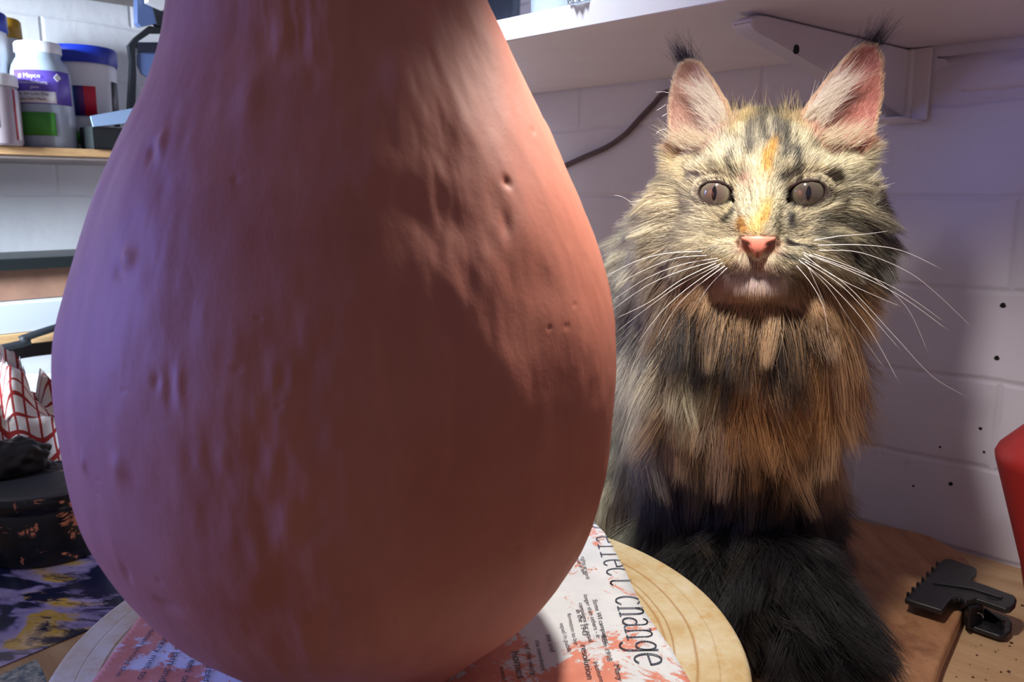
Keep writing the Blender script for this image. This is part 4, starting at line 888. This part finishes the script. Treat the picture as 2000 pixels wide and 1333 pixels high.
    colb = T(colb, [(1480, 800), (1560, 810), (1640, 760), (1690, 700)], 58, P_((178, 128, 84)), .9); colb = T(colb, [(1470, 860), (1520, 880)], 42, P_((150, 104, 70)), .8)
    colb = T(colb, [(1420, 870), (1460, 920)], 26, LILAC*.55, .5)
    colb = mx(colb, DARK*.8, sstep(880, 1010, Y)*.95); colb = mx(colb, DARK*.8, sstep(-100, -130, c)*.9*(b > -150))  # first term deepens the painted shadow lower down
    fl = sstep(-62, -76, a)*sstep(-112, -135, b)*sstep(-42, -66, c); colb = mx(colb, P_((222, 212, 172))*(0.75+.35*n2)[:, None], fl*.95)
    col = col*(1-low[:, None])+colb*low[:, None]
    # tail: nearly black with brown-grey streaks at its root
    dt = np.full(len(a), 1e9)
    for i in range(len(TAILP)-1):
        p, q = TAILP[i], TAILP[i+1]; d = q-p; t_ = np.clip(((v-p) @ d)/(d @ d), 0, 1); dt = np.minimum(dt, np.linalg.norm(v-p-t_[:, None]*d, axis=1)-(TAILR[i]+(TAILR[i+1]-TAILR[i])*t_))
    tl = (dt < 2.5) & (b < -195); root = sstep(20, -50, a)
    tcol = DARK[None]*0.38*(1-root[:, None]*.6)+P_((128, 114, 94))[None]*root[:, None]*.95*(0.6+.6*np.clip(n2, -.5, 1))[:, None]
    col[tl] = tcol[tl]
    return np.clip(col, 0.002, 1), tl
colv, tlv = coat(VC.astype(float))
Vw = c2w(VC); ORIG = np.array([EYE0[0], EYE0[1], BT+0.0005]); ORIG[:2] = c2w([-10, 0, -90])[:2]
CATO = Vector(ORIG)
# skin mesh
me = np_mesh('cat', Vw-ORIG, QC[:, ::-1]); nrm = np.empty(len(me.vertices)*3, np.float32); me.vertices.foreach_get('normal', nrm); nrm = nrm.reshape(-1, 3)
cen = Vw.mean(0)
tmp = c2w(VC+np.array([0, 0, 0]))
# make sure the normals look outwards: the nose tip's must face the viewer
tip_i = int(np.argmax(VC[:, 2]-0.2*np.abs(VC[:, 0])))
if nrm[tip_i] @ CCx < 0:
    me = np_mesh('cat', Vw-ORIG, QC); me.vertices.foreach_get('normal', nrm.ravel()); nrm = np.empty(len(me.vertices)*3, np.float32); me.vertices.foreach_get('normal', nrm); nrm = nrm.reshape(-1, 3); QC = QC[:, ::-1]
ca_attr = me.color_attributes.new('coat', 'FLOAT_COLOR', 'POINT')
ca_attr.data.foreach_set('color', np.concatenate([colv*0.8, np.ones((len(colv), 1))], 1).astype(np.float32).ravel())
M_skin = mat('cat_skin_coat', rough=0.8, spec=0.2); t = NT(M_skin); at_ = t.n('ShaderNodeAttribute'); at_.attribute_name = 'coat'; t.color(at_.outputs['Color'])
catob = link('cat', me, M_skin); catob.location = CATO
tag(catob, 'long-haired tortoiseshell tabby cat sitting upright under the shelf, staring at the viewer', 'cat')
# eyes
def eye_mat(name, bright):
    m = mat(name, rough=0.08, coat=1.0, spec=0.6); t = NT(m); c = t.n('ShaderNodeTexCoord'); s = t.n('ShaderNodeSeparateXYZ'); t.L(c.outputs['Object'], s.inputs[0])
    x, z = s.outputs[0], s.outputs[2]
    r = t.math('SQRT', t.math('ADD', t.math('MULTIPLY', x, x), t.math('MULTIPLY', z, z)))
    ang = t.math('ARCTAN2', z, x); cb = t.n('ShaderNodeCombineXYZ'); t.L(t.math('MULTIPLY', ang, 3.0), cb.inputs[0]); t.L(t.math('MULTIPLY', r, 120), cb.inputs[1])
    fib = t.noise(cb.outputs[0], 3.0, 4)
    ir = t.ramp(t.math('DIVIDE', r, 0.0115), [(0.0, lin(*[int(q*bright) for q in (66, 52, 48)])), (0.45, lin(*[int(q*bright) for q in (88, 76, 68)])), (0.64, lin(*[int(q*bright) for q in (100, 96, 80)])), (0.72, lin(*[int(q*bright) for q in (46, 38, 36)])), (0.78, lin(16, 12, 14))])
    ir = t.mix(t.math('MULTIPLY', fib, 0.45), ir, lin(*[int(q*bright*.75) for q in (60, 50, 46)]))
    pu = t.math('ADD', t.math('POWER', t.math('DIVIDE', t.math('ABSOLUTE', x), 0.0014), 1.6), t.math('POWER', t.math('DIVIDE', t.math('ABSOLUTE', z), 0.0042), 1.8))
    t.color(t.mix(t.math('LESS_THAN', pu, 1.0), ir, lin(12, 10, 14))); return m
for s, br_ in ((-1, 1.18), (1, 0.86)):  # shade on the image-right eye is painted as a dimmer iris
    V, F = [], []; R = 12.8; nu, nv = 48, 32
    for i in range(nv+1):
        ph = math.pi*i/nv
        for k in range(nu):
            a = 2*math.pi*k/nu; bulge = 1+0.035*max(0, (math.cos(ph)-.72)/.28)
            V.append((R*math.sin(ph)*math.cos(a)/1000*bulge, -R*math.cos(ph)/1000*bulge, R*math.sin(ph)*math.sin(a)/1000*bulge))
    for i in range(nv):
        for k in range(nu): F.append((i*nu+k, i*nu+(k+1) % nu, (i+1)*nu+(k+1) % nu, (i+1)*nu+k))
    o = link('eye', mesh('eye', V, F), eye_mat('amber_grey_iris_%s' % ('bright' if s < 0 else 'dim'), br_), catob, True)
    o.location = Vector(c2w([s*24.3, 0.0, -9.6])-ORIG); o.rotation_euler = (0.0, 0, math.atan2(-CCx[0], CCx[1])+math.pi+s*0.05)
    if s > 0: o['label'] = 'eye with its shade painted into a darker iris'
# nose leather
def nose_field(A, B, C, xs, ys):
    gx_, gy_ = np.meshgrid(xs, ys, indexing='ij')
    P2 = [(-10.6, -22.6), (-6, -21.2), (0, -20.8), (6, -21.2), (10.6, -22.6), (9.5, -25.5), (6.2, -28.6), (3.0, -33.0), (1.0, -36.0), (-1.0, -36.0), (-3.0, -33.0), (-6.2, -28.6), (-9.5, -25.5)]
    d2 = poly_sd(gx_, gy_, P2)[:, :, None]+1.0
    body = ell(A, B, C, (0, -27, 12.6), (12.5, 9.5, 9.2)); F = -smin(-body, -d2, 2.0)
    for s in (-1, 1):
        F = -smin(-F, caps(A, B, C, (s*5.8, -27.6, 22), (s*8.6, -26.4, 18), 2.0, 1.3), 1.0)
    F = -smin(-F, caps(A, B, C, (0, -28, 23.4), (0, -37, 20), 0.5, 0.9), 0.8)
    return F
nxs, nys, nzs = [np.linspace(*q).astype(np.float32) for q in ((-14, 14, 70), (-40, -17, 58), (2, 26, 60))]
FN = nose_field(nxs[:, None, None], nys[None, :, None], nzs[None, None, :], nxs, nys).astype(np.float32); VN, QN = nets(FN, nxs, nys, nzs)
nm = np_mesh('nose', c2w(VN)-ORIG, QN if QC is not None else QN); nn = np.empty(len(VN)*3, np.float32); nm.vertices.foreach_get('normal', nn); nn = nn.reshape(-1, 3)
if nn[int(np.argmax(VN[:, 2]))] @ CCx < 0: nm = np_mesh('nose', c2w(VN)-ORIG, QN[:, ::-1])
M_nose = mat('pink_nose_leather', lin(206, 120, 100), 0.42, sss=0.2); t = NT(M_nose); atn = t.n('ShaderNodeAttribute'); atn.attribute_name = 'ncol'; t.color(atn.outputs['Color']); t.bump(t.noise(t.coords(), 1400, 3), 0.25, 0.0003)
nr1 = np.zeros(len(VN))
for s in (-1, 1): nr1 = np.maximum(nr1, np.exp(-(((VN[:, 0]-s*7.0)/3.0)**2+((VN[:, 1]+27.2)/1.9)**2)**1.5))
nr1 = np.maximum(nr1, np.exp(-((VN[:, 0]/0.8)**2))*sstep(-29, -32, VN[:, 1])*.7); edge_n = sstep(8.6, 10.5, np.abs(VN[:, 0]))
ncol = P_((214, 132, 112))*(1-nr1[:, None])+P_((38, 16, 16))*nr1[:, None]; ncol = ncol*(1-.7*edge_n[:, None])+P_((60, 36, 34))*.7*edge_n[:, None]
an = nm.color_attributes.new('ncol', 'FLOAT_COLOR', 'POINT'); an.data.foreach_set('color', np.concatenate([ncol, np.ones((len(ncol), 1))], 1).astype(np.float32).ravel())
o = link('nose', nm, M_nose, catob, True); o['label'] = 'pink nose leather'
# whiskers
M_whisk = mat('white_whisker', lin(250, 246, 244), 0.35); 
WH = [[(1372, 492), (1300, 496), (1240, 512), (1183, 541)], [(1402, 505), (1330, 518), (1262, 545), (1196, 588)], [(1408, 508), (1330, 530), (1262, 560), (1196, 606)], [(1398, 515), (1330, 548), (1270, 590), (1205, 622)],
      [(1412, 514), (1330, 556), (1265, 602), (1203, 650)], [(1405, 520), (1340, 566), (1290, 612), (1245, 672)], [(1416, 520), (1362, 560), (1318, 605), (1282, 664)], [(1420, 524), (1385, 560), (1362, 596)], [(1380, 500), (1320, 505), (1255, 530), (1200, 560)],
      [(1598, 480), (1680, 479), (1760, 490), (1838, 526)], [(1600, 490), (1680, 494), (1770, 530), (1830, 575), (1901, 643)], [(1568, 494), (1650, 522), (1750, 565), (1845, 630)], [(1580, 500), (1660, 530), (1760, 580), (1853, 647)],
      [(1566, 505), (1650, 555), (1745, 655), (1820, 735), (1886, 775)], [(1572, 512), (1640, 556), (1700, 618), (1759, 685)], [(1564, 512), (1625, 560), (1695, 640), (1757, 750)], [(1560, 508), (1615, 560), (1670, 640), (1732, 726)],
      [(1556, 520), (1585, 556), (1608, 600), (1618, 655)], [(1578, 522), (1596, 560), (1614, 600)], [(1590, 497), (1690, 535), (1770, 600), (1813, 692)], [(1570, 498), (1620, 535), (1690, 570), (1760, 600)],
      [(1590, 470), (1640, 462), (1690, 458), (1735, 452)]]
for i, wpx in enumerate(WH):
    n = len(wpx); pts_ = []
    for k, (x, y) in enumerate(wpx):
        f_ = k/(n-1); zc = 0.4385+(0.010+0.012*math.sin(i*2.1))*f_*(1 if x > 1480 else .6)
        pts_.append(Vector(at(x, y, zc)-ORIG))
    r0 = 0.00021 if i % 3 else 0.00027
    tube('whisker', pts_, [r0*(1-0.75*k/(n-1)) for k in range(n)], M_whisk, catob, 6, 5)
for wpx in ([(1306, 182), (1296, 180), (1280, 181)], [(1300, 205), (1290, 212), (1282, 216)], [(1303, 222), (1293, 228)], [(1302, 252), (1288, 256), (1281, 262)], [(1232, 395), (1215, 385), (1200, 382)]):
    tube('ear_whisker', [Vector(at(x, y, 0.470)-ORIG) for x, y in wpx], [0.00008-0.000012*k for k in range(len(wpx))], M_whisk, catob, 5, 4)
# ---- fur: every strand a curve rooted on the skin
tri = np.concatenate([QC[:, [0, 1, 2]], QC[:, [0, 2, 3]]]); p0, p1, p2 = VC[tri[:, 0]], VC[tri[:, 1]], VC[tri[:, 2]]
area_ = 0.5*np.linalg.norm(np.cross(p1-p0, p2-p0), axis=1); ctr = (p0+p1+p2)/3
VNc = (nrm @ CM.T)        # normals in the cat's frame
def unit(v): return v/(np.linalg.norm(v, axis=-1, keepdims=True)+1e-9)
def grow(dens_fn, seed):
    rg = np.random.default_rng(seed); dn = dens_fn(ctr)*area_; N = rg.poisson(dn); ti = np.repeat(np.arange(len(tri)), N); u = rg.random((len(ti), 2)); fl = u.sum(1) > 1; u[fl] = 1-u[fl]
    w0 = 1-u.sum(1); w3 = np.stack([w0, u[:, 0], u[:, 1]], 1)[..., None]
    P = (VC[tri[ti]]*w3).sum(1); N_ = unit((VNc[tri[ti]]*w3).sum(1)); return P.astype(float), N_, rg
def near_eye(v, lim):
    m = np.zeros(len(v), bool)
    for s, rx, ry in ((-1, 9.1, 6.4), (1, 9.7, 6.9)):
        ca_, sa_ = math.cos(s*0.20), math.sin(s*0.20); x = (v[:, 0]-s*24)*ca_+v[:, 1]*sa_; y = -(v[:, 0]-s*24)*sa_+v[:, 1]*ca_
        m |= (np.sqrt((x/rx)**2+(y/ry)**2) < lim) & (v[:, 2] > -16)
    return m
def in_nose(v): return (np.abs(v[:, 0]) < 9.3) & (v[:, 1] < -23.2) & (v[:, 1] > -28.5) & (v[:, 2] > 10) | (np.abs(v[:, 0]) < 10.5-(-28.5-v[:, 1])*1.2) & (v[:, 1] <= -28.5) & (v[:, 1] > -36) & (v[:, 2] > 12)
def in_ear(v, grow_=0.0):
    return ((poly_sd(v[:, 0], v[:, 1], EAR_L) < grow_) | (poly_sd(v[:, 0], v[:, 1], EAR_R) < grow_)) & (v[:, 1] > 26+0*v[:, 0]) & (v[:, 2] < -15) & (v[:, 2] > -60)
def dens(v):
    b, c = v[:, 1], v[:, 2]; d = np.full(len(v), 0.0)
    head = b > -62; d[head] = 3.6; d[head & (c > -30)] = 7.5; d[head & (c < -70)] = 1.2
    d[~head] = 1.35; d[~head & (c < -140)] = 0.9
    d[b < -195] = 2.0; d[(b < -286)] = 0; d[(b < -262) & (v[:, 0] < -90)] = .6
    d[near_eye(v, 1.16)] = 0; d[in_nose(v)] = 0; d[in_ear(v)] = 3.0; d[(c < -200)] = 0.4
    return d
RP, RN, rg = grow(dens, 5)
RP_c, rtl = coat(RP)
a, b, c = RP.T; nH = len(RP)
L = np.full(nH, 8.0); D = np.zeros((nH, 3)); lift = np.full(nH, 0.35)
# face: the lie of the coat runs away from the nose
away = unit(np.stack([a, b+24, c-20], 1)*np.array([1.0, 1.0, 1.0])); rnose = np.sqrt(a**2+(b+26)**2)
D[:] = away
L = 2.2+6.5*sstep(8, 70, rnose); lift[:] = 0.22+0.20*sstep(10, 60, rnose)
brow = (b > 26) & (np.abs(a) < 40) & (c > -60); L[brow] = 9.5; D[brow] = unit(away[brow]+np.array([0, .55, .25])); lift[brow] = .5
cheek = sstep(26, 50, np.abs(a))*sstep(14, -8, b); L += cheek*13; D = unit(D+cheek[:, None]*np.stack([np.sign(a)*.55, -0.40+0*a, 0*a], 1))
lowc = sstep(-25, -50, b)*(c < 2); L += lowc*12; D = unit(D+lowc[:, None]*np.array([0, -0.9, 0.10])+lowc[:, None]*np.stack([np.sign(a)*.2*sstep(10, 40, np.abs(a)), 0*a, 0*a], 1))
muz = (c > 2) & (b < -28) & (b > -58) & (np.abs(a) < 26); L[muz] = 3.4+rg.random(muz.sum())*1.2; D[muz] = unit(np.stack([np.sign(a[muz])*.8, -.7+0*a[muz], 0*a[muz]], 1)); lift[muz] = .3
mid = muz & (np.abs(a) < 9); D[mid] = unit(np.stack([a[mid]*.05, -1+0*a[mid], 0*a[mid]], 1)); 
chin = (b < -43) & (b > -60) & (np.abs(a) < 22) & (c > -14); L[chin] = 8.5; D[chin] = unit(np.stack([a[chin]*.02, -1+0*a[chin], .2+0*a[chin]], 1)); lift[chin] = .35
eb = (b > 6) & (np.abs(a) > 40) & (b < 40); L[eb] = 9.0; D[eb] = unit(np.stack([np.sign(a)*.9, .15+0*a, -.3+0*a], 1))[eb]; lift[eb] = .35
ringe = near_eye(RP, 1.45); L[ringe] = 2.4
body = b < -60; wv = vnoise(RP/26.0, 61); wv2 = vnoise(RP/26.0+11, 62)
L[body] = (34+9*wv)[body]; wv3 = vnoise(RP/10.0, 63); D[body] = unit(np.stack([0.08*np.sign(a)+0.42*wv+0.30*wv3-0.002*a, -1+0*a, 0.10+0.4*wv2], 1))[body]; lift[body] = (0.42+.25*vnoise(RP/14.0, 64))[body]
upb = sstep(-60, -50, b); 
bib = (b < -60) & (b > -190) & (c > -105); L[bib] = (33+12*wv)[bib]; lift[bib] = (.48+.3*vnoise(RP/13.0, 65))[bib]
flank = (b < -60) & (a < -60) & (c < -80); L[flank] = 30
fb = body & (b < -245); L[fb] = np.minimum(L[fb], 10+(b[fb]+288)*.5)
# tail
tdir = np.zeros((nH, 3)); best = np.full(nH, 1e9)
for i in range(len(TAILP)-1):
    p, q = TAILP[i], TAILP[i+1]; d = q-p; t_ = np.clip(((RP-p) @ d)/(d @ d), 0, 1); dd = np.linalg.norm(RP-p-t_[:, None]*d, axis=1); m = dd < best; best[m] = dd[m]; tdir[m] = unit(d[None])
D[rtl] = unit(tdir+np.stack([.35*wv, 0.05+.3*wv2, 0*a], 1))[rtl]; L[rtl] = (30+6*wv)[rtl]; lift[rtl] = .30
# ears: short nap, edges a little longer
ear = in_ear(RP, 1.5); L[ear] = 2.6; D[ear] = unit(np.stack([np.sign(a)*.5, .9+0*a, 0*a], 1))[ear]; lift[ear] = .25
L *= 0.75+0.5*rg.random(nH)
T_ = D-(D*RN).sum(1)[:, None]*RN; T_ = unit(T_); dir0 = unit(T_+RN*lift[:, None]*1.0)
ja_ = 0.10+0.14*(L > 15); dir0 = unit(dir0+rg.normal(size=(nH, 3))*ja_[:, None]*0.8)
# locks: strands lean towards shared points
NK = 6
tt = np.linspace(0, 1, NK)[None, :, None]
grav = np.where(L > 15, 0.30, 0.04)[:, None, None]*np.array([0, -1.0, 0])
lw = unit(np.stack([vnoise(RP/5.5, 71), vnoise(RP/5.5+5, 72), vnoise(RP/5.5+9, 73)], 1)+1e-6)*np.stack([np.abs(vnoise(RP/8.0, 74))]*3, 1)
bend = lw*np.where(L > 15, 0.75, 0.18)[:, None]
K = RP[:, None, :]+L[:, None, None]*(tt*dir0[:, None, :]+tt**2*(grav+bend[:, None, :])+(tt**2)*T_[:, None, :]*0.15)
wsd = unit(np.cross(dir0, RN)); ph_ = rg.random(nH)*6.28; wa = np.where(L > 15, 1.1+1.0*rg.random(nH), 0.12)
K = K+wsd[:, None, :]*(wa[:, None, None]*tt**1.5*(np.sin(ph_[:, None, None]*0+tt*5.2+vnoise(RP/7.0, 77)[:, None, None]*6)))
# keep strands from sinking into the board
K[..., 1] = np.maximum(K[..., 1], -287.0+0.8*rg.random((nH, 1)))
KMID = K[:, 3].copy()
# clumping of the long coat
long_ = np.nonzero((L > 13))[0]; nc = 3600; cid = long_[rg.permutation(len(long_))[:nc]]; kd = kdtree.KDTree(len(cid))
for i, j in enumerate(cid): kd.insert(Vector(RP[j]), i)
kd.balance(); nearest = np.array([kd.find(Vector(RP[j]))[1] for j in long_]); tgt = K[cid[nearest]]; off = tgt-K[long_]
dist_ = np.linalg.norm(RP[cid[nearest]]-RP[long_], axis=1); wcl = (dist_ < 14)*(0.45+0.4*rg.random(len(dist_)))
lrat = (L[long_]/L[cid[nearest]])[:, None, None]
K[long_] = K[long_]+off*(tt**1.4)*wcl[:, None, None]
# colour of each point of each strand
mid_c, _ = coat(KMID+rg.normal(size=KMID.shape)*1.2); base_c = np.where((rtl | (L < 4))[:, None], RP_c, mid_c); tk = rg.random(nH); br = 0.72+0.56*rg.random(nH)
tickm = (~rtl) & (tk < 0.24) & ~in_ear(RP, 2) & ~chin; base_c[tickm] *= 0.34
base_c *= br[:, None]
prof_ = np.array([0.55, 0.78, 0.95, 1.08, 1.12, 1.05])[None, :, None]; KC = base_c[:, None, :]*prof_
agt = (~rtl) & (rg.random(nH) < 0.30) & (b > -45) & (L < 24) & ~ear & ~chin; KC[agt, 4:] *= 0.45
rad = np.where(L > 15, 0.105, 0.080)*(0.8+.4*rg.random(nH)); rad[ear] = 0.06
RADP = rad[:, None]*np.array([1.0, 1.0, .9, .75, .5, .18])[None]
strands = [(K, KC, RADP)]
# long pale wisps across the ears and the black tufts at their tips
def wisps(P, N, Dv, Ls, colr, r0, seed, curl=0.3):
    g = np.random.default_rng(seed); n = len(P); d0 = unit(Dv+g.normal(size=(n, 3))*0.16)
    side = g.normal(size=(n, 3))*curl*0.25
    Kw = P[:, None, :]+Ls[:, None, None]*(tt*d0[:, None, :]+tt**2*side[:, None, :]+tt**2*N[:, None, :]*0.1)
    Cc = np.repeat((colr*(0.75+0.4*g.random((n, 1))))[:, None, :], NK, 1); Rr_ = (r0*(0.8+.4*g.random(n)))[:, None]*np.array([1, 1, .9, .7, .5, .2])[None]
    strands.append((Kw, np.clip(Cc, 0, 1), Rr_))
for P2, s in ((EAR_L, -1), (EAR_R, 1)):
    n = 620; g = np.random.default_rng(90+s); t_ = g.random(n)
    inner = np.array([(s*17, 36), (s*22, 48), (s*29, 60)]) if s < 0 else np.array([(18, 38), (25, 50), (34, 62)])
    xi = np.interp(t_, [0, .5, 1], inner[:, 0]); yi = np.interp(t_, [0, .5, 1], inner[:, 1]); e_ = g.random(n)**1.5*12
    P0 = np.stack([xi+s*e_, yi-e_*.25, np.full(n, -22.0)-g.random(n)*3], 1)
    Dv = unit(np.stack([s*(0.75+0*t_), 0.55+.6*g.random(n)-.2*t_, 0.30+0*t_], 1)); wisps(P0, np.tile([0, 0, 1.0], (n, 1)), Dv, 9+11*g.random(n), P_((236, 226, 210))*.9, 0.07, 91+s)
    n = 300; P0 = np.stack([s*(24+26*g.random(n)), 24+9*g.random(n), np.full(n, -17.0)-g.random(n)*6], 1)
    Dv = unit(np.stack([s*(0.55+.5*g.random(n)), 0.35+.6*g.random(n), 0.35+0*g.random(n)], 1)); wisps(P0, np.tile([0, 0, 1.0], (n, 1)), Dv, 9+10*g.random(n), P_((232, 220, 190))*.85, 0.075, 94+s)
    n = 260; tipp = np.array([-45, 76, -31.5]) if s < 0 else np.array([54, 80, -32]); P0 = tipp+g.normal(size=(n, 3))*np.array([3.2, 1.2, 1.0])
    Dv = unit(np.tile([s*0.55, 1.0, -.1], (n, 1))+g.normal(size=(n, 3))*.2); wisps(P0, np.tile([0, 0, 0.0], (n, 1)), Dv, 7+15*g.random(n)**1.6, P_((40, 36, 44)), 0.06, 97+s)
    n = 420; P0 = np.stack([s*(12+12*g.random(n)), 36+6*g.random(n), np.full(n, -38.0)-g.random(n)*10], 1)
    wisps(P0, np.tile([0, 0, 0.0], (n, 1)), unit(np.tile([0, 1.0, 0.1], (n, 1))+g.normal(size=(n, 3))*.25), 9+7*g.random(n), P_((44, 40, 50)), 0.08, 99+s)
for s in (-1, 1):      # the two blond tufts in front of the ears
    g = np.random.default_rng(120+s); n = 260; P0 = np.stack([s*13+g.normal(size=n)*5.5, 38+g.normal(size=n)*4.0, np.full(n, -12.0)-g.random(n)*8], 1)
    wisps(P0, np.tile([0, 0, 0.0], (n, 1)), unit(np.tile([s*-.05, 1.0, 0.30], (n, 1))+g.normal(size=(n, 3))*.18), 6+7*g.random(n), P_((190, 170, 125))*.85, 0.07, 121+s)
def hair_object(name, parts, mt, parent):
    n = sum(len(p[0]) for p in parts); hc = bpy.data.hair_curves.new(name); hc.add_curves([NK]*n)
    Pall = np.concatenate([p[0].reshape(-1, 3) for p in parts]); Pall = c2w(Pall)-ORIG
    hc.attributes['position'].data.foreach_set('vector', Pall.astype(np.float32).ravel())
    ra = hc.attributes.get('radius') or hc.attributes.new('radius', 'FLOAT', 'POINT'); ra.data.foreach_set('value', (np.concatenate([p[2].ravel() for p in parts])/1000).astype(np.float32))
    co = hc.attributes.new('strand_colour', 'FLOAT_COLOR', 'POINT'); CC_ = np.concatenate([p[1].reshape(-1, 3) for p in parts]); co.data.foreach_set('color', np.concatenate([CC_, np.ones((len(CC_), 1))], 1).astype(np.float32).ravel())
    o = bpy.data.objects.new(name, hc); COL.objects.link(o); hc.materials.append(mt); o.parent = parent; return o
M_fur = mat('cat_fur', rough=0.5, spec=0.35); ft = M_fur.node_tree; pb_ = ft.nodes['Principled BSDF']
hb = ft.nodes.new('ShaderNodeBsdfHairPrincipled'); hb.parametrization = 'COLOR'; hb.inputs['Roughness'].default_value = 0.36; hb.inputs['Radial Roughness'].default_value = 0.55
fa = ft.nodes.new('ShaderNodeAttribute'); fa.attribute_name = 'strand_colour'; ft.links.new(fa.outputs['Color'], pb_.inputs['Base Color'])
gm = ft.nodes.new('ShaderNodeGamma'); gm.inputs[1].default_value = 1.45; ft.links.new(fa.outputs['Color'], gm.inputs[0]); ft.links.new(gm.outputs[0], hb.inputs['Color'])
ms_ = ft.nodes.new('ShaderNodeMixShader'); ms_.inputs[0].default_value = 0.40; ft.links.new(pb_.outputs[0], ms_.inputs[1]); ft.links.new(hb.outputs[0], ms_.inputs[2])
ft.links.new(ms_.outputs[0], [n_ for n_ in ft.nodes if n_.type == 'OUTPUT_MATERIAL'][0].inputs['Surface'])
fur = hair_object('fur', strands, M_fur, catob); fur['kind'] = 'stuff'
print('strands', sum(len(s[0]) for s in strands), 'cat verts', len(VC))
